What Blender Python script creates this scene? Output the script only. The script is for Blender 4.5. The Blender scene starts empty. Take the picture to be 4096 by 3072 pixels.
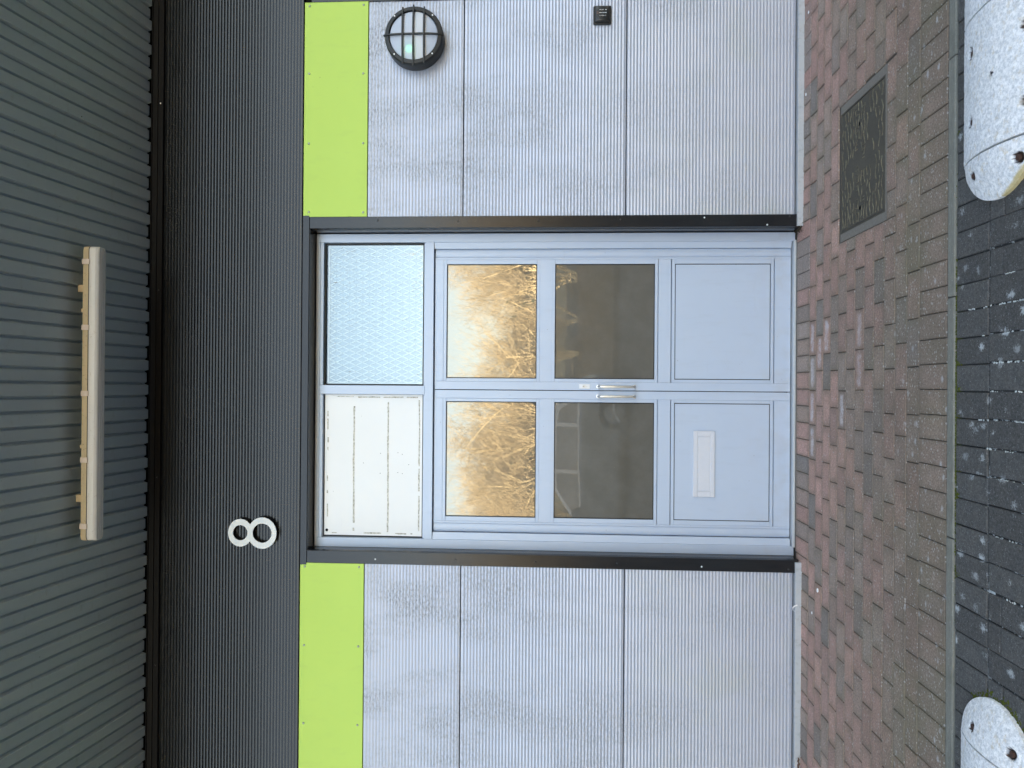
import bpy, math, random
from mathutils import Vector, Matrix, noise as mnoise

# ------------------------------------------------------------------ scene, camera, light
sc = bpy.context.scene
COL = sc.collection
CAM_LOC = Vector((0.0075, -4.3728, 1.5673))
CAM_ROT = Matrix(((0.007421841883376832, 0.999964371721354, -0.004021386698136143),
                  (0.053154309123507396, -0.004410322550282751, -0.9985765711634762),
                  (-0.9985587292115876, 0.007197523387962023, -0.0531851480435936)))
cd = bpy.data.cameras.new('camera')
cam = bpy.data.objects.new('camera', cd)
COL.objects.link(cam)
cam.matrix_world = Matrix.Translation(CAM_LOC) @ CAM_ROT.to_4x4()
cd.sensor_width = 36.0
cd.lens = 2758.6 / 4096 * 36.0
cd.clip_start = 0.05
cd.clip_end = 3000
sc.camera = cam

SUN_EL = math.radians(13)
SUN_AZ = math.radians(-14)          # measured from +Y (behind the building)
world = bpy.data.worlds.new('World')
sc.world = world
world.use_nodes = True
wn = world.node_tree
bg = wn.nodes['Background']
sky = wn.nodes.new('ShaderNodeTexSky')
sky.sky_type = 'NISHITA'
sky.sun_disc = False
sky.sun_elevation = SUN_EL
sky.sun_rotation = SUN_AZ
sky.air_density = 1.0
sky.dust_density = 1.6
sky.ozone_density = 1.0
bw = wn.nodes.new('ShaderNodeRGBToBW')
wn.links.new(sky.outputs[0], bw.inputs[0])
veil = wn.nodes.new('ShaderNodeMix')      # thin winter haze: pale, slightly milky blue
veil.data_type = 'RGBA'
veil.inputs[0].default_value = 0.50
wn.links.new(sky.outputs[0], veil.inputs[6])
wn.links.new(bw.outputs[0], veil.inputs[7])
wn.links.new(veil.outputs[2], bg.inputs[0])
bg.inputs[1].default_value = 0.10
sl = bpy.data.lights.new('sun', 'SUN')
sl.energy = 5.0
sl.angle = math.radians(0.5)
sl.color = (1.0, 0.88, 0.70)
sun = bpy.data.objects.new('sun', sl)
COL.objects.link(sun)
sdir = Vector((math.sin(SUN_AZ) * math.cos(SUN_EL), math.cos(SUN_AZ) * math.cos(SUN_EL), math.sin(SUN_EL)))
sun.rotation_euler = sdir.to_track_quat('Z', 'Y').to_euler()
sc.render.engine = 'CYCLES'
sc.cycles.use_denoising = True
sc.cycles.max_bounces = 10
vs = sc.view_settings
vs.view_transform = 'Standard'
vs.look = 'None'
vs.gamma = 1.0
vs.use_curve_mapping = False
vs.exposure = 3.33

R = random.Random(8)

# ------------------------------------------------------------------ node helpers
def S(nt, typ, ins=None, **props):
    n = nt.nodes.new(typ)
    for k, v in props.items():
        setattr(n, k, v)
    for k, v in (ins or {}).items():
        s = n.inputs[k]
        if isinstance(v, bpy.types.NodeSocket):
            nt.links.new(v, s)
        else:
            if isinstance(v, (tuple, list)) and len(v) == 3 and s.type == 'RGBA':
                v = (*v, 1)
            s.default_value = v
    return n

def noise(nt, vec, scale, detail=3, rough=0.55, dist=0.0):
    return S(nt, 'ShaderNodeTexNoise', {'Vector': vec, 'Scale': scale, 'Detail': detail, 'Roughness': rough, 'Distortion': dist}).outputs['Fac']

def ramp(nt, fac, lo, hi, interp='LINEAR'):
    return S(nt, 'ShaderNodeMapRange', {'Value': fac, 'From Min': lo, 'From Max': hi}, clamp=True,
             interpolation_type='SMOOTHSTEP' if interp == 'S' else 'LINEAR').outputs[0]

def mix(nt, fac, a, b, mode='MIX'):
    n = nt.nodes.new('ShaderNodeMix')
    n.data_type = 'RGBA'
    n.blend_type = mode
    for i, v in ((0, fac), (6, a), (7, b)):
        s = n.inputs[i]
        if isinstance(v, bpy.types.NodeSocket):
            nt.links.new(v, s)
        else:
            s.default_value = v if i == 0 else (*v[:3], 1)
    return n.outputs[2]

def mth(nt, op, a, b=0.0, c=0.0):
    n = nt.nodes.new('ShaderNodeMath')
    n.operation = op
    for i, v in enumerate((a, b, c)):
        if isinstance(v, bpy.types.NodeSocket):
            nt.links.new(v, n.inputs[i])
        else:
            n.inputs[i].default_value = v
    return n.outputs[0]

def pos(nt, scale=(1, 1, 1)):
    g = S(nt, 'ShaderNodeNewGeometry')
    if scale == (1, 1, 1):
        return g.outputs['Position']
    return S(nt, 'ShaderNodeVectorMath', {0: g.outputs['Position'], 1: scale}, operation='MULTIPLY').outputs[0]

def sep(nt, vec):
    return S(nt, 'ShaderNodeSeparateXYZ', {0: vec}).outputs

def bump(nt, h, strength=0.3, dist=0.01):
    return S(nt, 'ShaderNodeBump', {'Height': h, 'Strength': strength, 'Distance': dist}).outputs[0]

MATS = {}
def mat(name, fn):
    m = bpy.data.materials.new(name)
    m.use_nodes = True
    nt = m.node_tree
    nt.nodes.clear()
    out = nt.nodes.new('ShaderNodeOutputMaterial')
    sh = fn(nt)
    nt.links.new(sh, out.inputs[0])
    MATS[name] = m
    return m

def pbr(nt, col, rough=0.5, metal=0.0, spec=0.5, normal=None, **kw):
    ins = {'Base Color': col, 'Roughness': rough, 'Metallic': metal, 'Specular IOR Level': spec}
    if normal is not None:
        ins['Normal'] = normal
    ins.update(kw)
    return S(nt, 'ShaderNodeBsdfPrincipled', ins).outputs[0]

def plain(name, col, rough=0.5, metal=0.0, var=0.12, scale=30, spec=0.5, bstr=0.05):
    def fn(nt):
        p = pos(nt)
        n = noise(nt, p, scale, 4)
        big = noise(nt, p, 2.3, 3)
        c = mix(nt, n, tuple(x * (1 - var) for x in col), tuple(min(1, x * (1 + var)) for x in col))
        c = mix(nt, ramp(nt, big, 0.35, 0.7), c, tuple(x * (1 - var * .6) for x in col))
        r = mth(nt, 'ADD', mth(nt, 'MULTIPLY', big, 0.14), rough - 0.07)
        return pbr(nt, c, r, metal, spec, bump(nt, n, bstr, 0.002))
    return mat(name, fn)

# ------------------------------------------------------------------ materials
def silver_fn(nt):
    p = pos(nt)
    xyz = sep(nt, p)
    zz = xyz[2]
    base = (0.450, 0.482, 0.560)
    smear = noise(nt, pos(nt, (17, 1, 4.5)), 1.0, 6, 0.75)
    patch = noise(nt, p, 1.3, 3)
    fine = noise(nt, pos(nt, (38, 10, 120)), 1.0, 3, 0.7)
    speck = noise(nt, p, 260, 2)
    up = ramp(nt, zz, 0.3, 2.5)
    mask = mth(nt, 'ADD', mth(nt, 'MULTIPLY', noise(nt, pos(nt, (2.6, 1, 1.3)), 1.0, 4, 0.6), 0.75), mth(nt, 'MULTIPLY', smear, 0.25))
    m = mth(nt, 'MULTIPLY', ramp(nt, mask, 0.44, 0.60), ramp(nt, fine, 0.42, 0.60))
    m = mth(nt, 'MULTIPLY', m, mth(nt, 'ADD', mth(nt, 'MULTIPLY', up, 0.50), 0.28))
    c = mix(nt, m, base, (0.22, 0.225, 0.23))
    c = mix(nt, mth(nt, 'MULTIPLY', ramp(nt, speck, 0.66, 0.72), 0.25), c, (0.24, 0.24, 0.24))
    # faint green algae film low down
    alg = mth(nt, 'MULTIPLY', ramp(nt, noise(nt, p, 3.0, 4), 0.5, 0.72), mth(nt, 'SUBTRACT', 1.0, ramp(nt, zz, 0.1, 1.6)))
    c = mix(nt, mth(nt, 'MULTIPLY', alg, 0.35), c, (0.36, 0.39, 0.32))
    return pbr(nt, c, mth(nt, 'ADD', 0.36, mth(nt, 'MULTIPLY', m, 0.3)), 0.35, 0.5, bump(nt, noise(nt, p, 14, 2), 0.06, 0.004))
mat('silver_cladding', silver_fn)

def fascia_fn(nt):
    p = pos(nt)
    st = noise(nt, pos(nt, (5, 1, 40)), 1.0, 5, 0.65)
    fine = noise(nt, p, 90, 3, 0.7)
    c = mix(nt, ramp(nt, st, 0.4, 0.7), (0.0050, 0.0050, 0.0052), (0.0090, 0.0090, 0.0095))
    c = mix(nt, mth(nt, 'MULTIPLY', ramp(nt, fine, 0.5, 0.75), 0.4), c, (0.016, 0.016, 0.017))
    c = mix(nt, mth(nt, 'MULTIPLY', ramp(nt, noise(nt, p, 130, 1), 0.83, 0.85), 0.2), c, (0.3, 0.3, 0.28))
    return pbr(nt, c, mth(nt, 'ADD', 0.16, mth(nt, 'MULTIPLY', st, 0.12)), 0.0, 0.44)
mat('anthracite_cladding', fascia_fn)

def flash_fn(nt):
    p = pos(nt)
    st = noise(nt, pos(nt, (30, 1, 4)), 1.0, 4, 0.6)
    c = mix(nt, st, (0.010, 0.0105, 0.012), (0.020, 0.021, 0.023))
    sp = ramp(nt, noise(nt, p, 160, 2), 0.74, 0.78)
    c = mix(nt, mth(nt, 'MULTIPLY', sp, 0.35), c, (0.35, 0.35, 0.33))
    return pbr(nt, c, mth(nt, 'ADD', 0.14, mth(nt, 'MULTIPLY', st, 0.14)), 0.0, 0.40, bump(nt, noise(nt, p, 5, 2), 0.08, 0.01))
mat('dark_flashing', flash_fn)

def green_fn(nt):
    p = pos(nt)
    b = noise(nt, p, 2.5, 4)
    f = noise(nt, p, 140, 3)
    c = mix(nt, b, (0.47, 0.66, 0.105), (0.50, 0.69, 0.125))
    c = mix(nt, mth(nt, 'MULTIPLY', f, 0.22), c, (0.44, 0.62, 0.10))
    c = mix(nt, mth(nt, 'MULTIPLY', ramp(nt, noise(nt, pos(nt, (9, 1, 3)), 2, 5), 0.56, 0.8), 0.16), c, (0.30, 0.42, 0.12))
    c = mix(nt, mth(nt, 'MULTIPLY', ramp(nt, noise(nt, p, 45, 1), 0.80, 0.83), 0.5), c, (0.15, 0.2, 0.06))
    return pbr(nt, c, 0.52, 0, 0.4)
mat('lime_panel', green_fn)

def soffit_fn(nt):
    p = pos(nt)
    xyz = sep(nt, p)
    b = noise(nt, pos(nt, (2, 1, 1)), 1.6, 5, 0.6)
    f = noise(nt, p, 90, 3)
    c = mix(nt, b, (0.345, 0.42, 0.475), (0.40, 0.48, 0.53))
    c = mix(nt, mth(nt, 'MULTIPLY', f, 0.3), c, (0.32, 0.385, 0.43))
    dirt = mth(nt, 'MULTIPLY', ramp(nt, noise(nt, pos(nt, (3, 9, 1)), 3, 5, 0.7), 0.58, 0.75), 0.35)
    c = mix(nt, dirt, c, (0.24, 0.24, 0.235))
    c = mix(nt, ramp(nt, noise(nt, p, 38, 2), 0.77, 0.79), c, (0.05, 0.05, 0.05))
    return pbr(nt, c, 0.5, 0, 0.35)
mat('soffit_paint', soffit_fn)

def frame_fn(nt):
    p = pos(nt)
    b = noise(nt, p, 3, 3)
    f = noise(nt, pos(nt, (40, 40, 6)), 1, 4)
    c = mix(nt, b, (0.475, 0.55, 0.665), (0.505, 0.58, 0.695))
    c = mix(nt, mth(nt, 'MULTIPLY', ramp(nt, f, 0.55, 0.8), 0.18), c, (0.36, 0.40, 0.46))
    low = mth(nt, 'SUBTRACT', 1.0, ramp(nt, sep(nt, p)[2], 0.0, 0.35))
    c = mix(nt, mth(nt, 'MULTIPLY', mth(nt, 'MULTIPLY', low, ramp(nt, noise(nt, p, 9, 4), 0.45, 0.7)), 0.35), c, (0.42, 0.41, 0.40))
    scuff = mth(nt, 'MULTIPLY', ramp(nt, noise(nt, pos(nt, (3, 3, 22)), 1.6, 5, 0.7), 0.60, 0.74), ramp(nt, noise(nt, p, 1.7, 2), 0.42, 0.62))
    c = mix(nt, mth(nt, 'MULTIPLY', scuff, 0.22), c, (0.36, 0.37, 0.38))
    sp = ramp(nt, noise(nt, p, 70, 1), 0.80, 0.83)
    c = mix(nt, mth(nt, 'MULTIPLY', sp, 0.6), c, (0.10, 0.10, 0.09))
    return pbr(nt, c, 0.42, 0.15, 0.5, bump(nt, noise(nt, p, 3, 2), 0.05, 0.004))
mat('silver_frame', frame_fn)

def glass_fn(nt):
    p = pos(nt)
    wav = noise(nt, p, 2.2, 2)
    nrm = bump(nt, wav, 0.007, 0.05)
    dust = ramp(nt, noise(nt, p, 6, 5, 0.7), 0.4, 0.8)
    dsp = ramp(nt, noise(nt, p, 120, 2), 0.76, 0.79)
    dc = mix(nt, dust, (0.132, 0.121, 0.098), (0.158, 0.148, 0.126))
    dc = mix(nt, mth(nt, 'MULTIPLY', dsp, 0.4), dc, (0.4, 0.4, 0.38))
    d = S(nt, 'ShaderNodeBsdfDiffuse', {'Color': dc}).outputs[0]
    g = S(nt, 'ShaderNodeBsdfGlossy', {'Color': (0.95, 0.93, 0.86), 'Roughness': 0.012, 'Normal': nrm}).outputs[0]
    return S(nt, 'ShaderNodeMixShader', {0: 0.165, 1: d, 2: g}).outputs[0]
mat('reflective_glass', glass_fn)

def glass2_fn(nt):
    p = pos(nt)
    wav = noise(nt, p, 2.0, 2)
    t = S(nt, 'ShaderNodeBsdfTransparent', {'Color': (0.90, 0.95, 0.95)}).outputs[0]
    g = S(nt, 'ShaderNodeBsdfGlossy', {'Color': (1, 1, 1), 'Roughness': 0.01, 'Normal': bump(nt, wav, 0.02, 0.05)}).outputs[0]
    d = S(nt, 'ShaderNodeBsdfDiffuse', {'Color': (0.3, 0.3, 0.28)}).outputs[0]
    m = S(nt, 'ShaderNodeMixShader', {0: 0.09, 1: t, 2: g}).outputs[0]
    sp = mth(nt, 'MULTIPLY', ramp(nt, noise(nt, pos(nt, (1, 1, .35)), 55, 2), 0.73, 0.76), 0.75)
    return S(nt, 'ShaderNodeMixShader', {0: sp, 1: m, 2: d}).outputs[0]
mat('clear_glass', glass2_fn)

def board_fn(nt):
    p = pos(nt)
    c = mix(nt, noise(nt, p, 3, 4), (0.82, 0.82, 0.80), (0.86, 0.86, 0.845))
    sc_ = ramp(nt, noise(nt, pos(nt, (3, 1, 60)), 2, 4), 0.70, 0.78)
    c = mix(nt, mth(nt, 'MULTIPLY', sc_, 0.25), c, (0.6, 0.59, 0.56))
    c = mix(nt, ramp(nt, noise(nt, p, 55, 1), 0.815, 0.825), c, (0.05, 0.05, 0.05))
    return pbr(nt, c, 0.4, 0, 0.5)
mat('white_board', board_fn)
plain('sky_tint_board', (0.22, 0.335, 0.43), 0.7, 0, 0.03, 20)  # pale blue sky reflection of the transom glass, put into the board colour
plain('mesh_white', (0.60, 0.68, 0.72), 0.6, 0, 0.03, 20)
def residue_fn(nt):
    p = pos(nt)
    n = noise(nt, p, 70, 4, 0.7)
    c = mix(nt, ramp(nt, n, 0.4, 0.6), (0.36, 0.335, 0.27), (0.70, 0.68, 0.61))
    c = mix(nt, ramp(nt, noise(nt, p, 34, 3), 0.66, 0.70), c, (0.10, 0.09, 0.075))
    return pbr(nt, c, 0.8)
mat('tape_glue', residue_fn)
plain('black_rubber', (0.012, 0.012, 0.013), 0.55, 0, 0.2, 40)
plain('black_plastic', (0.016, 0.017, 0.017), 0.38, 0, 0.25, 50)
plain('lamp_black', (0.020, 0.021, 0.020), 0.45, 0, 0.3, 40, 0.4)
plain('void_black', (0.006, 0.006, 0.006), 0.9, 0, 0.2, 10, 0.1)
plain('eaves_black', (0.010, 0.010, 0.011), 0.6, 0, 0.2, 40, 0.15)
plain('steel', (0.80, 0.79, 0.76), 0.36, 1.0, 0.12, 60)
plain('white_plastic', (0.80, 0.80, 0.80), 0.4, 0, 0.04, 40)
plain('digit_white', (0.92, 0.92, 0.92), 0.5, 0, 0.02, 40)
plain('letter_silver', (0.66, 0.68, 0.73), 0.4, 0.2, 0.05, 40)
plain('number_white', (0.70, 0.72, 0.72), 0.5, 0, 0.07, 60)
plain('rivet_grey', (0.34, 0.40, 0.28), 0.35, 0.3, 0.05, 60)
plain('rivet_dark', (0.022, 0.023, 0.026), 0.4, 0, 0.05, 60)
plain('rivet_bright', (0.85, 0.85, 0.85), 0.3, 0.2, 0.03, 60)
plain('aluminium', (0.56, 0.58, 0.59), 0.42, 0.35, 0.12, 50)
def cream_fn(nt):
    p = pos(nt)
    c = mix(nt, noise(nt, p, 12, 4), (0.50, 0.405, 0.26), (0.58, 0.475, 0.31))
    c = mix(nt, mth(nt, 'MULTIPLY', ramp(nt, noise(nt, p, 60, 3, 0.7), 0.60, 0.72), 0.7), c, (0.25, 0.18, 0.10))
    return pbr(nt, c, 0.5)
mat('aged_cream', cream_fn)
plain('clip_plastic', (0.70, 0.60, 0.54), 0.5, 0, 0.1, 60)
def diffuser_fn(nt):
    p = pos(nt)
    c = mix(nt, noise(nt, pos(nt, (3, 30, 30)), 1, 4), (0.60, 0.585, 0.57), (0.74, 0.725, 0.71))
    c = mix(nt, mth(nt, 'MULTIPLY', ramp(nt, noise(nt, p, 50, 4, 0.7), 0.60, 0.75), 0.6), c, (0.33, 0.27, 0.22))
    return pbr(nt, c, 0.25, 0, 0.5)
mat('batten_cover', diffuser_fn)
def opal_fn(nt):
    p = pos(nt)
    x = sep(nt, p)[2]
    n = noise(nt, p, 14, 3)
    band = mth(nt, 'MULTIPLY', ramp(nt, x, 2.372, 2.380), mth(nt, 'SUBTRACT', 1.0, ramp(nt, x, 2.412, 2.420)))
    c = mix(nt, n, (0.42, 0.47, 0.55), (0.48, 0.52, 0.60))
    c = mix(nt, mth(nt, 'MULTIPLY', band, 0.75), c, (0.58, 0.60, 0.62))
    dv = S(nt, 'ShaderNodeVectorMath', {0: p, 1: (2.2105 - 0.086, -0.0960, 2.4310 + 0.026)}, operation='DISTANCE').outputs['Value']
    glow = mth(nt, 'SUBTRACT', 1.0, ramp(nt, dv, 0.012, 0.030, 'S'))
    wide = mth(nt, 'SUBTRACT', 1.0, ramp(nt, dv, 0.0, 0.11, 'S'))
    st = mth(nt, 'ADD', mth(nt, 'MULTIPLY', glow, 0.085), mth(nt, 'MULTIPLY', wide, 0.006))
    return pbr(nt, c, 0.35, 0, 0.5, None, **{'Emission Color': (0.10, 1.0, 0.28, 1), 'Emission Strength': st})
mat('opal_cover', opal_fn)
def zinc_fn(nt):
    p = pos(nt)
    c = mix(nt, noise(nt, pos(nt, (30, 5, 5)), 1, 4), (0.42, 0.44, 0.46), (0.50, 0.52, 0.54))
    c = mix(nt, mth(nt, 'MULTIPLY', ramp(nt, noise(nt, p, 40, 4), 0.55, 0.75), 0.45), c, (0.22, 0.22, 0.2))
    return pbr(nt, c, 0.5, 0.2)
mat('base_trim', zinc_fn)

# paving -----------------------------------------------------------
def brick_common(nt, c, alpha):
    p = pos(nt)
    xyz = sep(nt, p)
    x, y = xyz[0], xyz[1]
    toward = ramp(nt, y, -0.10, -1.30)            # 0 at the wall, 1 at the kerb
    grain = noise(nt, p, 105, 4, 0.85)
    mid = noise(nt, p, 28, 4, 0.6)
    c = mix(nt, mth(nt, 'MULTIPLY', ramp(nt, mid, 0.35, 0.75), 0.35), c, (0.19, 0.155, 0.13))
    # weathering film that thickens away from the wall, patchy
    film = mth(nt, 'ADD', mth(nt, 'MULTIPLY', toward, 0.80), mth(nt, 'MULTIPLY', mth(nt, 'SUBTRACT', noise(nt, p, 5.0, 4), 0.5), 0.95))
    film = mth(nt, 'MULTIPLY', ramp(nt, film, 0.05, 0.95), 0.84)
    green = ramp(nt, noise(nt, p, 2.0, 3), 0.45, 0.65)
    filmcol = mix(nt, green, (0.158, 0.126, 0.096), (0.152, 0.133, 0.090))
    c = mix(nt, film, c, filmcol)
    c = mix(nt, ramp(nt, grain, 0.34, 0.68), mix(nt, 1.0, c, (0.70, 0.69, 0.68), 'MULTIPLY'), mix(nt, 1.0, c, (1.55, 1.53, 1.48), 'MULTIPLY'))
    c = mix(nt, mth(nt, 'MULTIPLY', ramp(nt, noise(nt, p, 170, 3, 0.8), 0.52, 0.66), 0.55), c, (0.075, 0.068, 0.06))
    if alpha is not None:
        ge = sep(nt, S(nt, 'ShaderNodeTexCoord').outputs['Generated'])
        ed = mth(nt, 'MAXIMUM', mth(nt, 'MULTIPLY', mth(nt, 'ABSOLUTE', mth(nt, 'SUBTRACT', ge[0], 0.5)), 1.0), mth(nt, 'ABSOLUTE', mth(nt, 'SUBTRACT', ge[1], 0.5)))
        ed = mth(nt, 'ADD', ed, mth(nt, 'MULTIPLY', mth(nt, 'SUBTRACT', noise(nt, p, 18, 3), 0.5), 0.22))
        c = mix(nt, mth(nt, 'MULTIPLY', ramp(nt, ed, 0.30, 0.50), 0.55), c, filmcol)
    # pale grit and lichen flecks, denser toward the kerb
    v = S(nt, 'ShaderNodeTexVoronoi', {'Vector': pos(nt, (1.0, 1.5, 1)), 'Scale': 74, 'Randomness': 1.0})
    rnd = sep(nt, v.outputs['Color'])[0]
    rad = mth(nt, 'MULTIPLY', sep(nt, v.outputs['Color'])[1], 0.42)
    hit = mth(nt, 'LESS_THAN', mth(nt, 'ADD', v.outputs['Distance'], mth(nt, 'MULTIPLY', mth(nt, 'SUBTRACT', noise(nt, p, 190, 3, .8), .5), .55)), rad)
    thr = mth(nt, 'SUBTRACT', 0.93, mth(nt, 'MULTIPLY', toward, 0.50))
    thr = mth(nt, 'ADD', thr, mth(nt, 'MULTIPLY', mth(nt, 'SUBTRACT', noise(nt, p, 7, 4), 0.5), -0.9))
    hit = mth(nt, 'MULTIPLY', hit, mth(nt, 'GREATER_THAN', rnd, thr))
    c = mix(nt, mth(nt, 'MULTIPLY', hit, 0.55), c, (0.46, 0.45, 0.42))
    v2 = S(nt, 'ShaderNodeTexVoronoi', {'Vector': pos(nt, (1, 1.6, 1)), 'Scale': 15, 'Randomness': 1.0})
    rag = noise(nt, p, 110, 4, 0.75)
    d2 = mth(nt, 'ADD', v2.outputs['Distance'], mth(nt, 'MULTIPLY', mth(nt, 'SUBTRACT', rag, 0.5), 0.5))
    hit2 = mth(nt, 'SUBTRACT', 1.0, ramp(nt, d2, 0.10, 0.26))
    hit2 = mth(nt, 'MULTIPLY', hit2, mth(nt, 'GREATER_THAN', sep(nt, v2.outputs['Color'])[0], 0.62))
    hit2 = mth(nt, 'MULTIPLY', hit2, ramp(nt, y, -0.95, -1.42))
    c = mix(nt, mth(nt, 'MULTIPLY', hit2, 0.62), c, (0.48, 0.49, 0.49))
    if alpha is not None:
        g = S(nt, 'ShaderNodeTexCoord').outputs['Generated']
        gx = sep(nt, g)
        wob = mth(nt, 'MULTIPLY', mth(nt, 'SUBTRACT', noise(nt, p, 26, 3), 0.5), 0.5)
        e = mth(nt, 'ABSOLUTE', mth(nt, 'ADD', mth(nt, 'SUBTRACT', gx[1], 0.5), wob))
        ex = mth(nt, 'ABSOLUTE', mth(nt, 'SUBTRACT', gx[0], 0.5))
        m = mth(nt, 'MULTIPLY', mth(nt, 'SUBTRACT', 1.0, ramp(nt, e, 0.14, 0.26)), mth(nt, 'SUBTRACT', 1.0, ramp(nt, ex, 0.36, 0.45)))
        m = mth(nt, 'MULTIPLY', m, ramp(nt, mth(nt, 'ADD', mth(nt, 'MULTIPLY', noise(nt, p, 120, 4, 0.85), 0.6), mth(nt, 'MULTIPLY', noise(nt, p, 17, 3), 0.4)), 0.40, 0.56))
        m = mth(nt, 'MULTIPLY', m, mth(nt, 'SUBTRACT', 1.0, alpha))
        c = mix(nt, mth(nt, 'MULTIPLY', m, 0.85), c, (0.56, 0.53, 0.54))
    h = mth(nt, 'ADD', grain, mth(nt, 'MULTIPLY', mid, 0.6))
    return pbr(nt, c, 0.85, 0, 0.25, bump(nt, h, 0.35, 0.003))

def brick_fn(nt):
    oi = S(nt, 'ShaderNodeObjectInfo')
    return brick_common(nt, oi.outputs['Color'], oi.outputs['Alpha'])
mat('paving_brick', brick_fn)
def brick_many_fn(nt):
    r = S(nt, 'ShaderNodeNewGeometry').outputs['Random Per Island']
    c = mix(nt, ramp(nt, r, 0.35, 0.6), (0.39, 0.24, 0.205), (0.29, 0.24, 0.215))
    return brick_common(nt, c, None)
mat('paving_brick_many', brick_many_fn)

def paver_fn(nt):
    p = pos(nt)
    r = S(nt, 'ShaderNodeObjectInfo').outputs['Random']
    x, y, _ = sep(nt, p)
    grain = noise(nt, p, 110, 4, 0.85)
    mid = noise(nt, p, 16, 4, 0.6)
    c = mix(nt, r, (0.058, 0.056, 0.053), (0.080, 0.078, 0.074))
    c = mix(nt, mth(nt, 'MULTIPLY', ramp(nt, mid, 0.4, 0.75), 0.5), c, (0.048, 0.050, 0.052))
    c = mix(nt, ramp(nt, grain, 0.34, 0.68), mix(nt, 1.0, c, (0.68, 0.68, 0.68), 'MULTIPLY'), mix(nt, 1.0, c, (1.75, 1.74, 1.72), 'MULTIPLY'))
    c = mix(nt, mth(nt, 'MULTIPLY', ramp(nt, noise(nt, p, 200, 2), 0.62, 0.72), 0.6), c, (0.30, 0.31, 0.32))
    # lichen blotches
    rag = noise(nt, p, 120, 4, 0.8)
    v = S(nt, 'ShaderNodeTexVoronoi', {'Vector': pos(nt, (1, 0.8, 1)), 'Scale': 17, 'Randomness': 1.0})
    d = mth(nt, 'ADD', v.outputs['Distance'], mth(nt, 'MULTIPLY', mth(nt, 'SUBTRACT', rag, 0.5), 0.85))
    d = mth(nt, 'ADD', d, mth(nt, 'MULTIPLY', mth(nt, 'SUBTRACT', noise(nt, p, 30, 3), 0.5), 0.5))
    hit = mth(nt, 'SUBTRACT', 1.0, ramp(nt, d, 0.08, 0.28))
    vc = sep(nt, v.outputs['Color'])
    hit = mth(nt, 'MULTIPLY', hit, mth(nt, 'GREATER_THAN', vc[0], 0.50))
    hit = mth(nt, 'MULTIPLY', hit, mth(nt, 'ADD', 0.30, mth(nt, 'MULTIPLY', vc[1], 0.65)))
    c = mix(nt, hit, c, (0.50, 0.53, 0.54))
    h = mth(nt, 'ADD', grain, mid)
    return pbr(nt, c, 0.82, 0, 0.3, bump(nt, h, 0.35, 0.003))
mat('dark_paver', paver_fn)

def bed_fn(nt):
    p = pos(nt)
    n = noise(nt, p, 60, 4, 0.7)
    c = mix(nt, n, (0.045, 0.040, 0.034), (0.13, 0.115, 0.095))
    return pbr(nt, c, 0.95, 0, 0.1, bump(nt, n, 0.5, 0.004))
mat('joint_sand', bed_fn)
def roadbed_fn(nt):
    p = pos(nt)
    x, y, _ = sep(nt, p)
    n = noise(nt, p, 60, 4, 0.7)
    c = mix(nt, n, (0.016, 0.017, 0.018), (0.05, 0.05, 0.048))
    band = mth(nt, 'MULTIPLY', mth(nt, 'SUBTRACT', 1.0, ramp(nt, y, -1.86, -1.74)), mth(nt, 'SUBTRACT', 1.0, ramp(nt, mth(nt, 'ABSOLUTE', mth(nt, 'ADD', x, 0.2)), 0.65, 0.95)))
    salt = mth(nt, 'MULTIPLY', ramp(nt, noise(nt, p, 19, 4, 0.8), 0.52, 0.60), band)
    c = mix(nt, salt, c, (0.62, 0.66, 0.66))
    moss = mth(nt, 'MULTIPLY', ramp(nt, y, -1.66, -1.63), mth(nt, 'SUBTRACT', 1.0, ramp(nt, mth(nt, 'ABSOLUTE', mth(nt, 'ADD', x, 0.05)), 0.25, 0.6)))
    moss = mth(nt, 'MULTIPLY', moss, ramp(nt, noise(nt, p, 12, 3), 0.36, 0.5))
    c = mix(nt, moss, c, (0.085, 0.10, 0.018))
    # plain dark asphalt further out
    out = ramp(nt, y, -3.3, -3.4)
    asp = mix(nt, noise(nt, p, 130, 3), (0.045, 0.047, 0.05), (0.075, 0.077, 0.08))
    c = mix(nt, out, c, asp)
    return pbr(nt, c, 0.9, 0, 0.2, bump(nt, n, 0.4, 0.003))
mat('road_bed', roadbed_fn)
def moss_fn(nt):
    p = pos(nt)
    c = mix(nt, noise(nt, p, 150, 3), (0.035, 0.042, 0.008), (0.12, 0.14, 0.025))
    return pbr(nt, c, 0.95, 0, 0.1, bump(nt, noise(nt, p, 300, 2), 0.8, 0.004))
mat('moss', moss_fn)
def salt_fn(nt):
    p = pos(nt)
    c = mix(nt, noise(nt, p, 120, 3), (0.30, 0.33, 0.30), (0.68, 0.71, 0.70))
    return pbr(nt, c, 0.9, 0, 0.1)
mat('joint_lime', salt_fn)
def kerb_fn(nt):
    p = pos(nt)
    f = noise(nt, pos(nt, (30, 120, 60)), 1, 4, 0.7)
    c = mix(nt, f, (0.12, 0.118, 0.10), (0.28, 0.275, 0.235))
    c = mix(nt, mth(nt, 'MULTIPLY', ramp(nt, noise(nt, p, 170, 3), 0.62, 0.72), 0.6), c, (0.36, 0.37, 0.36))
    c = mix(nt, mth(nt, 'MULTIPLY', ramp(nt, noise(nt, p, 6, 4), 0.5, 0.75), 0.4), c, (0.06, 0.065, 0.05))
    return pbr(nt, c, 0.9, 0, 0.2, bump(nt, f, 0.5, 0.004))
mat('kerb_concrete', kerb_fn)
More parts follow.
